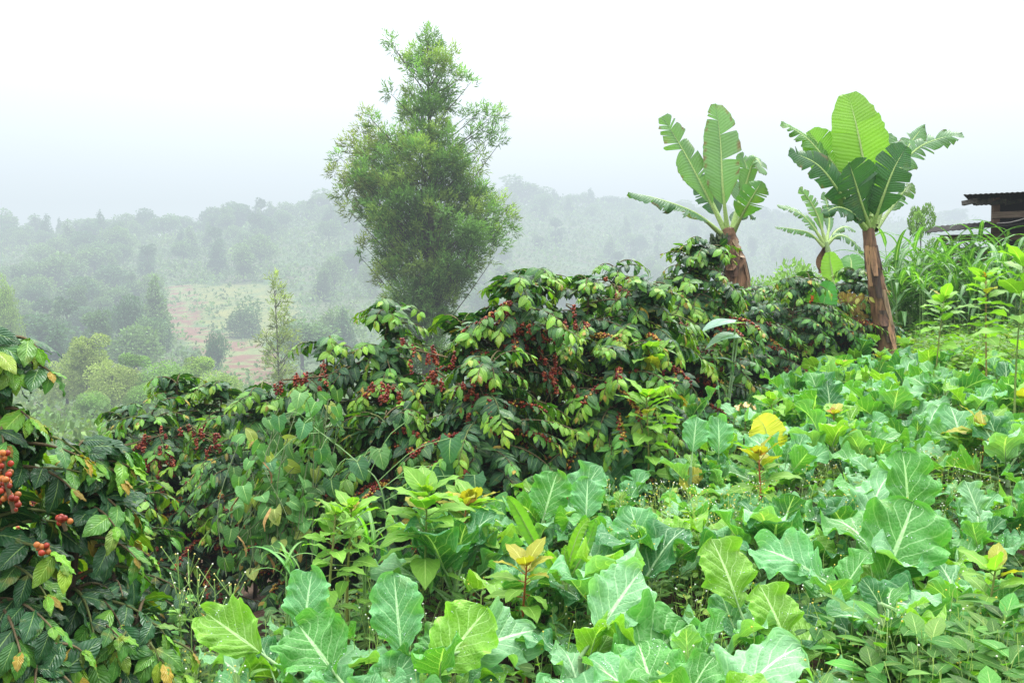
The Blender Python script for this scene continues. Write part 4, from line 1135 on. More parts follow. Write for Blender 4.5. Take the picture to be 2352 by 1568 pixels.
FT = {k: [far_tree_mesh(k, 30 + i * 7 + j, 2400, .42, [(0.11, 0.19, 0.075), (0.14, 0.23, 0.08), (0.085, 0.165, 0.075)][i % 3]) for i in range(3)] for j, k in enumerate(('round', 'cone', 'tall', 'bush'))}
FTN = {k: [far_tree_mesh(k, 130 + i * 7 + j, 9000, .22, [(0.24, 0.36, 0.07), (0.17, 0.30, 0.07), (0.28, 0.36, 0.10)][i % 3], True) for i in range(3)] for j, k in enumerate(('round', 'cone', 'tall'))}

def put_tree(px, y, h, kind, label, group, near=False, wide=1.0, name=None, var=None):
    b = (px - CX) / F; x = b * y
    me = (FTN if near else FT)[kind]; r = RNG
    me = me[r.randint(3) if var is None else var]
    o = bpy.data.objects.new(name or {'round': 'broadleaf_tree', 'cone': 'conical_tree', 'tall': 'open_crowned_tree', 'bush': 'hillside_shrub'}[kind], None if near else me)
    COL.objects.link(o)
    if near:
        for nm, q in zip(('crown', 'trunk'), me):
            c = bpy.data.objects.new(nm, q); COL.objects.link(c); c.parent = o
    o.location = (x, y, float(GZ(x, y)) - .1)
    s = h / 8.0; o.scale = (s * wide, s * wide, s); o.rotation_euler = (0, 0, r.rand() * 6.28)
    o['label'] = label; o['category'] = 'tree'
    if group: o['group'] = group
    return o

def ridge_tree(x23, top23, w23, kind, label):
    """skyline tree by its top (2352 frame)"""
    px = x23 * K; b = (px - CX) / F
    y = float(np.interp(b, RB, RR)) - 4
    x = b * y; g = float(GZ(x, y)); ztop = P(px, top23 * K, y)[2]
    h = max(3.0, ztop - g)
    put_tree(px, y, h, kind, label, 'trees on the skyline of the far hill', wide=w23 * K / F * y / (h / 8.0) / (5.2 if kind == 'round' else 3.4))
SKY = [(18, 478, 50, 'tall', 'ragged tree on the far skyline at the left edge'), (86, 490, 66, 'cone', 'dark pointed tree on the skyline near the left edge'), (140, 497, 20, 'cone', 'small thin pointed tree on the skyline beside the wide dark tree'),
       (185, 508, 70, 'round', 'low rounded tree on the skyline left of the wide dark tree'), (236, 490, 120, 'round', 'wide dark rounded tree on the skyline left of the gap'), (330, 490, 70, 'round', 'rounded tree on the skyline right of the wide dark tree'),
       (412, 480, 60, 'round', 'rounded skyline tree just left of the tall knob-shaped tree'), (488, 464, 48, 'round', 'knob-shaped tree rising above the skyline left of the tall feathery tree'), (450, 500, 60, 'round', 'low tree on the skyline under the knob-shaped tree'),
       (545, 466, 45, 'tall', 'open tree on the skyline right of the knob-shaped tree'), (592, 465, 30, 'cone', 'thin pointed skyline tree, left of two close together'), (622, 460, 40, 'cone', 'pointed skyline tree, right of two close together'), (660, 455, 60, 'round', 'pale rounded tree on the skyline midway to the tall feathery tree'),
       (700, 452, 50, 'round', 'pale broad tree on the skyline beside the high open-crowned one'), (745, 432, 60, 'tall', 'high open-crowned tree on the skyline left of the tall feathery tree'), (1195, 404, 70, 'tall', 'high ragged tree on the skyline right of the tall feathery tree'), (1150, 440, 50, 'round', 'faint tree on the skyline touching the tall feathery tree'),
       (1240, 428, 40, 'tall', 'faint thin tree on the skyline beside the high ragged one'), (1272, 432, 26, 'cone', 'faint pointed skyline tree right of the high ragged one'), (1310, 440, 60, 'round', 'faint rounded skyline tree midway between feathery tree and bananas'), (1355, 430, 30, 'cone', 'faint pointed skyline tree midway between feathery tree and bananas'), (1400, 445, 60, 'round', 'faint rounded skyline tree left of the lowest banana leaf'),
       (1440, 452, 40, 'tall', 'faint skyline tree above the tip of the lowest banana leaf'), (1500, 455, 60, 'round', 'faint skyline tree above the lowest banana leaf'), (1560, 458, 50, 'tall', 'faint skyline tree behind the left banana leaves, open crown'), (1780, 478, 40, 'cone', 'faint pointed skyline tree between the two banana plants'), (1810, 482, 60, 'round', 'faint rounded skyline tree between the two banana plants'), (1850, 486, 40, 'tall', 'faint open skyline tree behind the small ragged banana'), (2130, 480, 60, 'round', 'faint rounded skyline tree right of the right banana plant'), (2190, 482, 60, 'tall', 'faint open skyline tree left of the shed roof')]
for s in SKY: ridge_tree(*s)

def hill_trees():
    r = np.random.RandomState(77); n = 0; k = 0
    lab = {'round': 'hazy round-headed tree, one of many on the wooded far hillside', 'cone': 'hazy pointed tree, one of many on the wooded far hillside', 'tall': 'hazy open-crowned tree, one of many on the wooded far hillside'}
    while n < 255 and k < 6000:
        k += 1
        px = r.uniform(-10, 900); b = (px - CX) / F; R = np.interp(b, RB, RR)
        t = r.rand() ** 0.85; y = 190 + (R - 190) * t
        x = b * y; X, Y = pix(np.array([x, y, float(GZ(x, y))]))
        if in_poly(np.array(X), np.array(Y), FIELD_RED) or in_poly(np.array(X), np.array(Y), FIELD_GREEN): continue
        if 180 < X < 300 and 300 < Y < 372 and r.rand() < .9: continue
        if Y > 330 and not (X < 370) : continue
        if 160 < X < 290 and Y > 370 : continue
        kind = ('round', 'cone', 'tall')[int(r.choice(3, p=[.55, .22, .23]))]
        put_tree(px, y, r.uniform(10.0, 17.0) * (1 + .85 * t), kind, lab[kind], 'trees on the wooded far hillside', wide=r.uniform(.9, 1.5)); n += 1
hill_trees()
# nearer pale trees below the red field and a few single ones
NEAR = [(150, 800, 62, 9.0, 'round', 'pale green tree in the valley, leftmost above the front coffee leaves'), (200, 770, 60, 8, 'tall', 'pale feathery valley tree right of the leftmost one'), (255, 800, 57, 7.5, 'round', 'pale yellowish valley tree with a brownish neighbour, centre of the group'),
        (300, 815, 60, 7.5, 'tall', 'brownish olive valley tree in the centre of the group'), (380, 800, 58, 7, 'round', 'pale green rounded valley tree below the red field'), (440, 800, 60, 7.5, 'tall', 'light green valley tree under the middle of the red field'), (500, 830, 56, 6.0, 'round', 'light green valley tree at the right end of the group, beside the slender young tree'),
        (330, 860, 50, 5.5, 'round', 'low pale tree behind the rounded coffee bush, left of its peak'), (210, 880, 50, 6, 'round', 'low yellowish tree behind the rounded coffee bush, near the left'), (560, 900, 50, 5, 'round', 'low pale tree behind the rounded coffee bush, right of its peak'), (430, 880, 50, 5, 'tall', 'low pale tree right behind the peak of the rounded coffee bush')]
for (x, top, y, h, kind, lab) in NEAR:
    y = y * 2.5
    b = (x * K - CX) / F; g = float(GZ(b * y, y)); zt = Q(x, top, y)[2]
    put_tree(x * K, y, max(3, zt - g), kind, lab, 'pale trees in the valley below the red field', True, wide=1.15)
def single(x, top, y, w, kind, lab, near=False, var=2, name=None):
    b = (x * K - CX) / F; g = float(GZ(b * y, y)); h = max(1.5, Q(x, top, y)[2] - g)
    put_tree(x * K, y, h, kind, lab, None, near, wide=w * K / F * y / (h / 8.0) / (5.2 if kind != 'cone' else 3.4), var=var, name=name)
single(498, 698, 273, 44, 'bush', 'small dark round tree alone on the green field on the hill')
single(358, 625, 330, 72, 'cone', 'olive pointed tree left of the red field', var=1)
single(300, 650, 306, 70, 'round', 'dark broad tree left of the olive pointed one', var=2)
single(345, 700, 290, 60, 'round', 'dark round tree directly below the olive pointed one', var=0)
single(565, 655, 380, 80, 'bush', 'grey-green broad tree on the far side of the green field', var=0)
single(10, 590, 234, 60, 'round', 'yellow-green tree on the hill at the left edge', True, 0)
single(1828, 505, 60, 230, 'round', 'dark grey-green tree behind the small banana plant', True, 1)
single(2112, 478, 42, 90, 'tall', 'small open-crowned tree right of the right banana leaves', True, 1)
single(1768, 570, 36, 150, 'round', 'low shrubby tree right of the left banana trunk', True, 1)
single(1545, 578, 30, 80, 'round', 'feathery shrub peeping over the coffee left of the left banana trunk', True, 0)
def undergrowth():
    r = np.random.RandomState(5); mb = MB()
    n = 12000
    px = r.uniform(-60, 1100, n); b = (px - CX) / F; R = np.interp(b, RB, RR)
    y = 48 + (R * 1.02 - 48) * r.rand(n) ** 0.9; x = b * y; z = GZ(x, y)
    X, Y = pix(np.stack([x, y, z], -1))
    bad = (in_poly(X, Y, FIELD_RED) | in_poly(X, Y, FIELD_GREEN)) & (r.rand(n) < .78)
    x, y, z = x[~bad], y[~bad], z[~bad]; n = len(x)
    tt = np.array([0.12, 0.20, 0.075]) * (.6 + .8 * r.rand(n, 1)) * (1 + .35 * (vnoise(x, y, 9, 2)[:, None] - .5)) ; tt = tt + np.array([0.05, 0.05, 0.01]) * (vnoise(x, y, 14, 6)[:, None] > .66)
    m = 12
    hh = (.4 + 1.1 * r.rand(n)) * (.6 + .6 * vnoise(x, y, 10, 7)) * (1 + y / 130)
    d = unit(r.randn(n, m, 3)); d[..., 2] = np.abs(d[..., 2])
    p = np.stack([x, y, z], -1)[:, None] + d * hh[:, None, None] * [1.0, 1.0, 1.0]
    place(mb, T_DIA, p.reshape(-1, 3), (d + r.randn(n, m, 3) * .6).reshape(-1, 3), (d + r.randn(n, m, 3) * .6).reshape(-1, 3), .42 * np.repeat(1 + y / 130, m) * (.5 + .8 * r.rand(n * m)), np.repeat(tt, m, 0) * (.7 + .6 * r.rand(n * m, 1)))
    solo('undergrowth', mb, M_FAR, 'low hazy scrub and crops covering the far hillside between the trees', 'undergrowth', kind='stuff')
undergrowth()
print('far', round(time.time() - T0, 1))

# ------------------------------------------------------------------ tall fodder grass and the shed on the right
def fodder(px, base_py, d, h, label, seed, n=16, col=(0.085, 0.21, 0.055)):
    r = np.random.RandomState(seed)
    b = Q(px, base_py, d); b[2] = max(float(GZ(b[0], b[1])), b[2] - .6) if False else float(GZ(b[0], b[1]))
    top = b + [0, 0, h]
    root = thing('fodder_grass', label, 'tall grass', b, 'tall fodder grass below the shed')
    st, fo = MB(), MB()
    lp, ld, ln, ls, lt = [], [], [], [], []
    for s in range(4):
        o = np.array([r.randn() * .13, r.randn() * .13, 0]); p = catmull([b + o, b + o * 1.5 + [0, 0, h * .5], b + o * 2.2 + [r.randn() * .08, 0, h * (.7 + .25 * r.rand())]], 8)
        tube(st, p, np.linspace(.014, .006, 8), 5, (0.2, .3, .1))
        for i in range(n // 2):
            f = i / (n // 2 - 1); j = min(int((.25 + .75 * f) * 7), 7)
            az = (i % 2) * PI + s * 1.3 + r.randn() * .5; e = .75 + .45 * f + r.randn() * .12
            lp.append(p[j]); ld.append([math.cos(az) * math.cos(e), math.sin(az) * math.cos(e), math.sin(e)]); ln.append(np.array([-math.cos(az) * .9, -math.sin(az) * .9, .8]))
            ls.append((0.75 + .5 * r.rand()) * (1 - .25 * f)); lt.append(np.array(col) * (.65 + .7 * r.rand()))
    place(fo, T_CANE, lp, ld, ln, ls, np.array(lt))
    part('stem', st, M_STEM, root); part('foliage', fo, M_BLADE, root)
FG = []
r_ = np.random.RandomState(4)
for row, (d, n, xa, xb, pyt) in enumerate(((17.5, 10, 2040, 2345, 535), (16.3, 10, 2050, 2350, 560), (15.2, 9, 2045, 2345, 595))):
    for i in range(n):
        x = xa + (xb - xa) * (i + .3 * r_.rand()) / (n - 1)
        p = Q(x, pyt - (12 if x > 2150 else 0) + r_.randn() * 8, d); g = float(GZ(p[0], p[1]))
        nm = ('back', 'middle', 'front')[row]
        fodder(x, 700, d, max(.6, p[2] - g - .1), f'arching tall fodder grass clump, {ORD[i + 1]} from the left in the {nm} row below the shed', 60 + row * 20 + i)

def shed():
    d = 18.5
    base = Q(2330, 640, d); base[2] = GZ(base[0], base[1])
    root = thing('wooden_shed', 'dark plank shed with an overhanging corrugated roof at the right edge', 'shed', base)
    # corrugated roof, seen from slightly below its edge
    def sheet(p_left_front, p_right_front, depth, rise, waves, name, col, th=.012):
        mb = MB(); n = waves * 6
        t = np.linspace(0, 1, n); a, b = np.array(p_left_front), np.array(p_right_front)
        fr = a + (b - a) * t[:, None]; fr[:, 2] += .005 * np.sin(t * waves * 2 * PI)
        rows = []
        for q in np.linspace(0, 1, 5): rows.append(fr + np.array([depth * q * .52, depth * q, rise * q]))
        V = np.concatenate(rows)
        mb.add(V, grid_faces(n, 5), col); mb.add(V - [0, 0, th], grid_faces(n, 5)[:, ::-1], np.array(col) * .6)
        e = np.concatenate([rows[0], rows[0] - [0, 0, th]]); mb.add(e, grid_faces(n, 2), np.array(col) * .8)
        return part(name, mb, M_SHEET, root)
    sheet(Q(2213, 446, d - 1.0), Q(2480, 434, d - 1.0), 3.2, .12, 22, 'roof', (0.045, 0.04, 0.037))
    mb = MB()
    for i in range(4):     # rafter ends under the roof
        a = Q(2232 + 34 * i, 462, d - .7 + .2 * i); box(mb, a + [0, .1, 0], (.06, .5, .08), None, (0.07, .06, .05), 0, .004)
    part('rafter', mb, M_WOOD, root)
    for px, top, bot in ((2287, 452, 560), (2420, 450, 700), (2180, 560, 660)):
        mb = MB(); a, b = Q(px, top, d), Q(px, bot, d); a2 = b.copy(); a2[2] = GZ(b[0], b[1])
        box(mb, (a + a2) / 2, (.11, .11, a[2] - a2[2]), None, (0.16, 0.10, 0.065), 0, .006); part('post', mb, M_WOOD, root)
    for i, (py, c, x0, x1) in enumerate(((492, (0.30, .22, .16), 2278, 2480), (545, (0.17, .11, .075), 2160, 2480), (575, (0.20, .12, .08), 2160, 2480), (600, (0.24, .14, .09), 2165, 2480), (628, (0.18, .11, .07), 2160, 2480))):
        a, b = Q(x0, py + 2, d - .08), Q(x1, py - 6, d - .08); mb = MB(); L = b[0] - a[0]
        R = Matrix.Rotation(-math.atan2(b[2] - a[2], L), 3, 'Y')
        box(mb, (a + b) / 2, (L, .03, .12), np.array(R), c, 0, .006); part('board', mb, M_WOOD, root)
    mb = MB(); a, b = Q(2300, 460, d + 1.2), Q(2600, 700, d + 1.2)
    box(mb, ((a[0] + b[0]) / 2, d + 1.3, (a[2] + b[2]) / 2), (b[0] - a[0], .05, a[2] - b[2]), None, (0.012, .010, .009)); part('wall', mb, M_WOOD, root)  # back wall tinted near black to paint the shade inside the shed
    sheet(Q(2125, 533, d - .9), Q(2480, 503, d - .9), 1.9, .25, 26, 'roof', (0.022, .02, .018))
    mb = MB(); tube(mb, catmull([Q(2290, 512, d - .6), Q(2330, 508, d - .6), Q(2420, 480, d - .6)], 8), .012, 4, (0.35, .33, .3)); part('cable', mb, M_WOOD, root)
shed()

# ------------------------------------------------------------------ climbing vine, pumpkin vine, taro, maize, grass
def facing(n, r, out=(0, -1, .45), spread=.35):
    return np.asarray(out, float) + r.randn(n, 3) * spread

def vine():
    r = np.random.RandomState(31)
    b = Q(600, 1330, 6.0); b[2] = GZ(b[0], b[1])
    root = thing('climbing_vine', 'pale climbing vine with heart-shaped leaves draped over the coffee bush left of centre', 'vine', b)
    st, fo = MB(), MB()
    lp, lt, ls = [], [], []
    for k in range(30):
        x0 = r.uniform(520, 720); y0 = r.uniform(1180, 1330)
        x1 = x0 + r.uniform(0, 160); y1 = r.uniform(900, 1080)
        d0, d1 = 5.9 + .15 * r.rand(), 6.45 + .3 * r.rand()
        pts = catmull([Q(x0, y0, d0), Q((x0 + x1) / 2 + r.randn() * 25, (y0 + y1) / 2, (d0 + d1) / 2 - .05), Q(x1, y1, d1)], 16)
        tube(st, pts, .0035, 4, (0.07, .11, .03))
        for j in range(2, 16, 2):
            lp.append(pts[j] + r.randn(3) * .04); ls.append(.07 + .045 * r.rand()); c = np.array([0.08, 0.22, 0.055]) * (.5 + .9 * r.rand())
            if r.rand() < .15: c = np.array([0.28, .34, .08])
            lt.append(c)
    n = len(lp)
    dv = r.randn(n, 3) * .6 + [.1, -.3, -.6]
    place(fo, T_HEART, lp, dv, facing(n, r, (0, -.6, .9), .6), ls, np.array(lt))
    part('stem', st, M_STEM, root); part('foliage', fo, M_BROAD, root)
    for (x, y) in ((548, 1140), (622, 1165), (603, 1060), (612, 1270), (545, 1230)):
        mb = MB(); dead_leaf(mb, Q(x, y, 5.9), .13, int(x), (0.34, .22, .08), .013); part('dead_leaf', mb, M_DRY, root)
    for k in range(14):
        pass
vine()
def pumpkin():
    r = np.random.RandomState(32)
    b = Q(900, 1230, 6.0); b[2] = GZ(b[0], b[1])
    root = thing('pumpkin_vine', 'pumpkin vine with big dark lobed leaves and curly tendrils below the central coffee bush', 'vine', b)
    st, fo = MB(), MB()
    spots = [(870, 1060, .22), (1035, 1035, .26), (1010, 1100, .27), (930, 1000, .2), (690, 930, .2), (735, 1065, .18), (820, 1090, .2), (1090, 1120, .24), (960, 1140, .2), (760, 1130, .2), (640, 985, .17), (780, 1010, .17), (885, 1065, .16), (700, 1000, .19), (620, 1090, .17)]
    lp, ls, lt = [], [], []
    main = catmull([b, Q(880, 1140, 5.95), Q(820, 1060, 6.1), Q(720, 980, 6.3)], 20); tube(st, main, .005, 5, (0.13, .24, .07))
    for i, (x, y, s) in enumerate(spots):
        p = Q(x, y - 30, 5.95 + .2 * r.rand()); q = main[np.argmin(np.linalg.norm(main - p, axis=1))]
        tube(st, catmull([q, (p + q) / 2 + [0, 0, .06], p], 6), .003, 4, (0.15, .28, .08)); lp.append(p); ls.append(s * .58); lt.append(np.array([0.045, 0.15, 0.055]) * (.7 + .7 * r.rand()) if i not in (0, 4) else np.array([.12, .28, .08]))
    n = len(lp)
    place(fo, T_PUMP, lp, r.randn(n, 3) * .45 + [0.1, -.35, -.75], facing(n, r, (0, -.8, .65), .25), ls, np.array(lt))
    a = Q(940, 1085, 5.8)
    for k in range(4):
        e = a + np.array([.05 + .12 * r.rand(), -.05, -.06 + .12 * r.rand()])
        t = np.linspace(0, 1, 24)[:, None]
        pts = a + (e - a) * t + np.concatenate([np.cos(t * 12), 0 * t, np.sin(t * 12)], 1) * .018 * t
        tube(st, pts, .0025, 4, (0.25, .4, .08))
    part('stem', st, M_STEM, root); part('foliage', fo, M_BROAD, root)
pumpkin()
def taro():
    d = 9.0; b = Q(1660, 860, d); b[2] = GZ(b[0], b[1])
    root = thing('taro_plant', 'taro with two pale silvery leaves lying flat against the coffee bush', 'taro', b)
    for (x, y, s, dx) in ((1690, 738, .36, -1), (1695, 770, .34, -1), (1640, 820, .2, 1)):
        st, fo = MB(), MB(); p = Q(x, y, d - .1)
        tube(st, catmull([b, (b + p) / 2 + [0, -.05, .1], p], 10), .008, 5, (0.2, .3, .15))
        place(fo, T_HEART, [p], [[dx, -.15, .08]], [[0, -.12, 1]], [s * .85], [[0.24, .38, .30]])
        part('stem', st, M_STEM, root); part('leaf', fo, M_BROAD, root)
taro()
def maize(px, py, d, label, seed, blades, base):
    b = Q(*base, d); b[2] = GZ(b[0], b[1])
    root = thing('maize_plant', label, 'maize', b)
    st = MB(); tube(st, [b, Q(*base, d)], [.014, .01], 6, (.2, .36, .08)); part('stem', st, M_STEM, root)
    for i, (pts, half, col) in enumerate(blades):
        mb = MB(); banana_leaf(mb, [Q(x, y, d + q) for x, y, q in pts], half, 0, seed + i, col, (0, -1, .3), .4, .1, .004, stalk=.0); part('leaf', mb, [M_BLADE, M_STEM], root)
maize(1290, 1330, 4.75, 'young maize plant with arching lime leaves between the kale plants', 40,
      [([(1300, 1340, 0), (1310, 1280, 0), (1330, 1220, 0), (1352, 1190, .02)], .032, (.22, .46, .04)), ([(1300, 1340, 0), (1335, 1280, 0), (1358, 1225, 0), (1368, 1195, -.05)], .028, (.12, .30, .06)),
       ([(1295, 1340, 0), (1280, 1310, 0), (1262, 1280, -.05), (1255, 1265, -.1)], .035, (.22, .46, .04)), ([(1298, 1330, 0), (1300, 1290, -.03), (1296, 1270, -.04), (1300, 1250, -.04)], .02, (.24, .48, .05)),
       ([(1245, 1280, .3), (1215, 1220, .2), (1185, 1165, .1), (1165, 1140, .0)], .04, (.16, .36, .05)), ([(1250, 1265, .1), (1225, 1268, 0), (1205, 1285, -.05), (1190, 1300, -.1)], .022, (.2, .38, .1))], (1300, 1340))
def grass_tuft(x, y, d, n, L, label, seed, col=(.14, .34, .06)):
    r = np.random.RandomState(seed); b = Q(x, y, d); b[2] = GZ(b[0], b[1]); top = Q(x, y, d)
    mb = MB(); az = r.rand(n) * 6.28; e = .9 + .4 * r.rand(n)
    dv = np.stack([np.cos(az) * np.cos(e), np.sin(az) * np.cos(e), np.sin(e)], -1); nn = np.stack([-np.cos(az), -np.sin(az), .5 + 0 * az], -1)
    h = max(0, top[2] - b[2])
    root = thing('grass_tuft', label, 'grass', b)
    st = MB()
    for k in range(3): tube(st, [b + r.randn(3) * .02, top + r.randn(3) * .02], [.005, .003], 4, (.2, .35, .1))
    place(mb, T_GRASS, np.repeat(top[None], n, 0) + r.randn(n, 3) * .03, dv, nn, L * (.6 + .6 * r.rand(n)), rcol(col, .2, n))
    part('stem', st, M_STEM, root); part('foliage', mb, M_BLADE, root)
grass_tuft(838, 1260, 4.9, 12, .38, 'arching grass tuft right of the pale amaranth pair', 1)
grass_tuft(660, 1310, 4.8, 8, .3, 'thin grass tuft left of the pale amaranth pair', 2)
grass_tuft(2120, 660, 13.5, 14, .5, 'grass tuft on the weedy slope below the tall fodder grass', 3)

def withered():
    p = Q(1712, 930, 8.4); mb = MB(); r = np.random.RandomState(2)
    u, v = np.meshgrid(np.linspace(-1, 1, 16), np.linspace(-1, 1, 6))
    V = np.stack([u * .085, v * .03 + .01 * np.sin(9 * u), .018 * np.sin(7 * u + 2 * v) + .012 * np.cos(13 * u) - .03 * u ** 2], -1).reshape(-1, 3) + p + r.randn(96, 3) * .003
    t = np.where(r.rand(96, 1) < .5, np.array([.55, .36, .14]), np.array([.6, .45, .25]))
    mb.add(V, grid_faces(16, 6), t)
    st = MB(); b = p.copy(); b[2] = GZ(b[0], b[1]); tube(st, [b, p], [.006, .004], 5, (.3, .25, .1))
    root = thing('withered_leaf', 'curled tan withered leaf among the kale up and left of the yellow banana leaf', 'dry leaf', b)
    part('leaf', mb, M_DRY, root); part('stalk', st, M_STEM, root)
withered()
# dry creeper on the dense coffee bush
def dry_creeper():
    r = np.random.RandomState(8); b = Q(1960, 860, 12.3); b[2] = GZ(b[0], b[1])
    root = thing('dry_creeper', 'brown and yellow withered creeper hanging beside the right banana trunk', 'creeper', b)
    n = 260; x = r.normal(1945, 26, n); y = r.uniform(668, 800, n)
    p = np.array([Q(a, c, 12.2 + .3 * r.rand()) for a, c in zip(x, y)])
    fo, st = MB(), MB()
    t = np.where(r.rand(n, 1) < .5, np.array([.20, .12, .04]), np.array([.28, .27, .06])) * (.5 + .8 * r.rand(n, 1))
    place(fo, T_WEED, p, r.randn(n, 3) * .5 + [0, 0, -1], facing(n, r), .09 * (.6 + .8 * r.rand(n)), t)
    for k in range(12):
        i = r.randint(0, n, 3); tube(st, catmull(p[i][np.argsort(-p[i][:, 2])], 8), .004, 4, (.16, .1, .05))
    part('stem', st, M_DRY, root); part('foliage', fo, M_BROAD, root)
dry_creeper()

# ------------------------------------------------------------------ weeds between everything (uncountable)
def weeds():
    r = np.random.RandomState(12); mb = MB(); fl = MB()
    def patch(n, xf, yf, hmax, leaf, col, flower=0.0, m=9):
        x, y = xf(n), yf(n)
        if callable(x): x = x(y)
        z = GZ(x, y); h = hmax * (.35 + .65 * r.rand(n))
        P0 = np.stack([x, y, z], -1)
        # stems
        tp = P0 + np.stack([r.randn(n) * .06, r.randn(n) * .06, h], -1)
        for k in range(n):
            pass
        w = .0016
        s = np.stack([np.full(n, w), np.zeros(n), np.zeros(n)], -1)
        V = np.stack([P0 - s, P0 + s, tp + s, tp - s], 1).reshape(-1, 3)
        mb.add(V, np.arange(4 * n).reshape(-1, 4), (.06, .12, .03))
        t = .25 + .75 * r.rand(n, m); az = r.rand(n, m) * 6.28; e = .1 + .5 * r.rand(n, m)
        p = P0[:, None] + (tp - P0)[:, None] * t[..., None]
        dv = np.stack([np.cos(az) * np.cos(e), np.sin(az) * np.cos(e), np.sin(e)], -1)
        p = p + dv * .02
        tt = rcol(col, .25, n * m)
        place(mb, T_WEED, p.reshape(-1, 3), dv.reshape(-1, 3), r.randn(n * m, 3) * .3 + [0, 0, 1], leaf * (.6 + .8 * r.rand(n * m)), tt)
        if flower:
            k = int(n * flower); i = r.randint(0, n, k * 4)
            c = tp[i] + np.stack([r.randn(k * 4) * .04, r.randn(k * 4) * .04, .03 + .06 * r.rand(k * 4)], -1)
            V = np.stack([tp[i] - s[i] * .5, tp[i] + s[i] * .5, c + s[i] * .5, c - s[i] * .5], 1).reshape(-1, 3)
            mb.add(V, np.arange(16 * k).reshape(-1, 4), (.1, .18, .04))
            balls(mb, c, .0042, np.where(r.rand(k * 4, 1) < .5, np.array([.7, .72, .6]), np.array([.62, .5, .08])), ICO1, 1)
    # everywhere under the kale
    n = 3000
    yy = 2.6 + 12.5 * r.rand(n) ** 1.2
    patch(n, lambda n: (lambda y: np.interp(y, BL[:, 1], BL[:, 0]) - .1 + (0.55 * y + .3 - np.interp(y, BL[:, 1], BL[:, 0])) * r.rand(n)), lambda n: yy, .46, .06, (.085, .20, .035), .2)  # leaf tint darkened to paint in shade below the kale
    # galinsoga patches with many flowers
    for (px, py, w, dd, n, h) in ((1610, 1090, .32, .3, 110, .55), (1560, 1060, .4, .4, 45, .5), (1960, 1060, .7, .5, 70, .45), (2100, 1010, .6, .4, 50, .42), (1640, 1240, .4, .3, 35, .4), (1900, 1130, .6, .3, 70, .5), (430, 1350, .35, .3, 60, .3), (480, 1400, .3, .25, 60, .4)):
        c = P(px * K, py * K, field_d(py * K))
        patch(n, lambda n: c[0] + r.randn(n) * w, lambda n: c[1] + r.randn(n) * dd, h, .05, (.17, .32, .055), .9)
    # darker mixed weeds in the lower right corner
    patch(520, lambda n: 1.35 + 1.3 * r.rand(n), lambda n: 2.9 + 1.2 * r.rand(n), .5, .105, (.075, .22, .03), .02, 8)
    # between coffee and kale, under the bushes
    n2 = 900; y2 = 3.2 + 6 * r.rand(n2)
    patch(n2, lambda n: np.interp(y2, BL[:, 1], BL[:, 0]) - .1 - .7 * r.rand(n), lambda n: y2, .35, .06, (.06, .14, .035))
    # weedy slope below the tall grass
    n3 = 3400
    y3 = 12.3 + 5.2 * r.rand(n3); x3 = y3 * (.40 + .16 * r.rand(n3)); y3[:900] = 11.2 + 1.3 * r.rand(900); x3[:900] = y3[:900] * (.41 + .14 * r.rand(900))
    patch(n3, lambda n: x3, lambda n: y3, .62, .075, (.12, .26, .05), 0, 9)
    n4 = 800; y4 = 9.5 + 2.8 * r.rand(n4); x4 = y4 * (.42 + .13 * r.rand(n4))
    patch(n4, lambda n: x4, lambda n: y4, .5, .08, (.17, .32, .05), 0, 9)
    solo('weeds', mb, [M_BROAD, M_PETAL], 'low mixed green weeds with tiny pale flowers between the kale', 'weeds', kind='stuff')
weeds()

def flowering_weed(x, y, d, label, seed):
    r = np.random.RandomState(seed); top = Q(x, y, d); b = top.copy(); b[2] = GZ(b[0], b[1])
    root = thing('flowering_weed', label, 'weed', b, 'flowering weeds at the edge of the coffee')
    st, fl, fo = MB(), MB(), MB(); h = top[2] - b[2]
    tube(st, catmull([b, b + [.01, 0, h * .5], top], 8), np.linspace(.004, .002, 8), 5, (.2, .32, .08))
    tips = []
    for k in range(9):
        a = r.rand() * 6.28; s = b + (top - b) * (.55 + .4 * r.rand()); e = s + [math.cos(a) * .07, math.sin(a) * .07, .06 + .06 * r.rand()]
        tube(st, [s, e], .0018, 4, (.25, .38, .1)); tips.append(e)
    tips = np.array(tips + [top])
    balls(fl, tips, .0042, np.where(r.rand(len(tips), 1) < .5, np.array([.75, .75, .6]), np.array([.6, .5, .15])))
    n = 12; az = r.rand(n) * 6.28
    place(fo, T_WEED, b + (top - b) * (.2 + .6 * r.rand(n, 1)), np.stack([np.cos(az), np.sin(az), .3 + 0 * az], -1), [[0, 0, 1.]] * n, .06, rcol((.14, .28, .05), .2, n))
    part('stem', st, M_STEM, root); part('blossoms', fl, M_PETAL, root); part('foliage', fo, M_BROAD, root)
for i, (x, y, l) in enumerate(((408, 1270, 'thin flowering weed in the dark gap, left of three'), (432, 1262, 'thin flowering weed in the dark gap, middle of three'), (452, 1300, 'short flowering weed in the dark gap, right of three'), (492, 1330, 'white-flowered weed at the edge of the kale below the vine'), (530, 1340, 'small white-flowered weed right of the dark gap'))):
    flowering_weed(x, y, 4.4, l, 20 + i)

# ------------------------------------------------------------------ camera, light, sky
cam = bpy.data.cameras.new('camera'); co = bpy.data.objects.new('camera', cam); COL.objects.link(co)
cam.sensor_width = 36.0; cam.lens = 36.0 * F / 1024.0; cam.clip_end = 6000; cam.clip_start = 0.05
co.location = (0, 0, EZ); co.rotation_euler = (PI / 2 - PITCH, 0, 0)
sc.camera = co

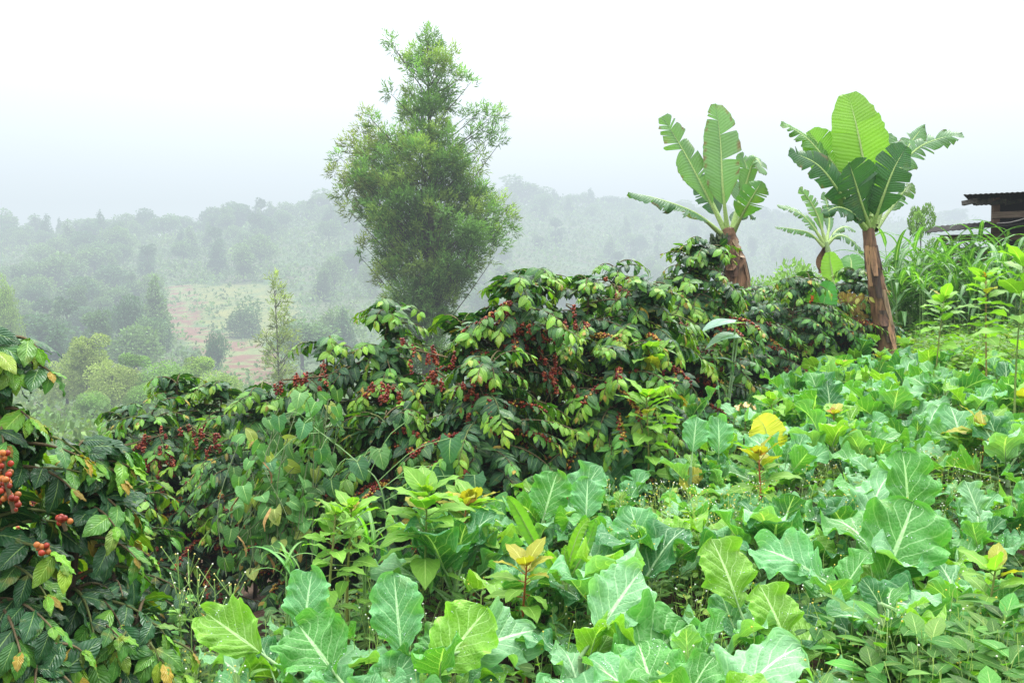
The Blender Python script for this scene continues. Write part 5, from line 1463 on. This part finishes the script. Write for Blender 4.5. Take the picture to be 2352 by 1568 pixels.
EL, AZ = math.radians(52), math.radians(35)       # azimuth from +y towards +x
sun = bpy.data.lights.new('sun', 'SUN'); so = bpy.data.objects.new('sun', sun); COL.objects.link(so)
sun.energy = 4.0; sun.angle = math.radians(25); sun.color = (1.0, 0.97, 0.92)
dv = Vector((math.sin(AZ) * math.cos(EL), math.cos(AZ) * math.cos(EL), math.sin(EL)))
so.rotation_euler = dv.to_track_quat('Z', 'Y').to_euler(); so.location = (0, 0, 40)

w = bpy.data.worlds.new('World'); sc.world = w; w.use_nodes = True
nt = w.node_tree; nt.nodes.clear()
out = nt.nodes.new('ShaderNodeOutputWorld')
sky = nt.nodes.new('ShaderNodeTexSky'); sky.sky_type = 'NISHITA'; sky.sun_disc = False; sky.sun_elevation = EL; sky.sun_rotation = AZ
bg1 = nt.nodes.new('ShaderNodeBackground'); nt.links.new(sky.outputs[0], bg1.inputs['Color']); bg1.inputs['Strength'].default_value = 0.06
bg2 = nt.nodes.new('ShaderNodeBackground'); 
# closed cloud cover: an overcast sky is several times brighter overhead than at the horizon
def wmath(op, a, b):
    q = nt.nodes.new('ShaderNodeMath'); q.operation = op
    for i, v in enumerate((a, b)):
        if isinstance(v, (int, float)): q.inputs[i].default_value = v
        else: nt.links.new(v, q.inputs[i])
    return q.outputs[0]
tc0 = nt.nodes.new('ShaderNodeTexCoord'); sx = nt.nodes.new('ShaderNodeSeparateXYZ'); nt.links.new(tc0.outputs['Generated'], sx.inputs[0])
nt.links.new(wmath('ADD', wmath('MULTIPLY', wmath('POWER', wmath('MAXIMUM', sx.outputs[2], 0.0), 1.5), 5.6), 1.2), bg2.inputs['Strength'])
nz = nt.nodes.new('ShaderNodeTexNoise'); nz.inputs['Scale'].default_value = 1.3; nz.inputs['Detail'].default_value = 3
tc = nt.nodes.new('ShaderNodeTexCoord'); nt.links.new(tc.outputs['Generated'], nz.inputs['Vector'])
cr = nt.nodes.new('ShaderNodeMix'); cr.data_type = 'RGBA'; nt.links.new(nz.outputs['Fac'], cr.inputs[0])
cr.inputs[6].default_value = (0.86, 0.89, 0.93, 1); cr.inputs[7].default_value = (1.0, 1.0, 1.0, 1); nt.links.new(cr.outputs[2], bg2.inputs['Color'])
ad = nt.nodes.new('ShaderNodeAddShader'); nt.links.new(bg1.outputs[0], ad.inputs[0]); nt.links.new(bg2.outputs[0], ad.inputs[1]); nt.links.new(ad.outputs[0], out.inputs['Surface'])

sc.view_settings.view_transform = 'Standard'; sc.view_settings.look = 'None'; sc.view_settings.exposure = 0; sc.view_settings.gamma = 1
sc.render.engine = 'CYCLES'
cy = sc.cycles
cy.adaptive_threshold = 0.02; cy.max_bounces = 5; cy.diffuse_bounces = 3; cy.glossy_bounces = 2; cy.transmission_bounces = 4; cy.transparent_max_bounces = 8; cy.volume_bounces = 0
cy.caustics_reflective = False; cy.caustics_refractive = False
cy.use_denoising = True
try: cy.denoiser = 'OPENIMAGEDENOISE'
except Exception: pass
print('script', round(time.time() - T0, 1), 'objects', len(bpy.data.objects))
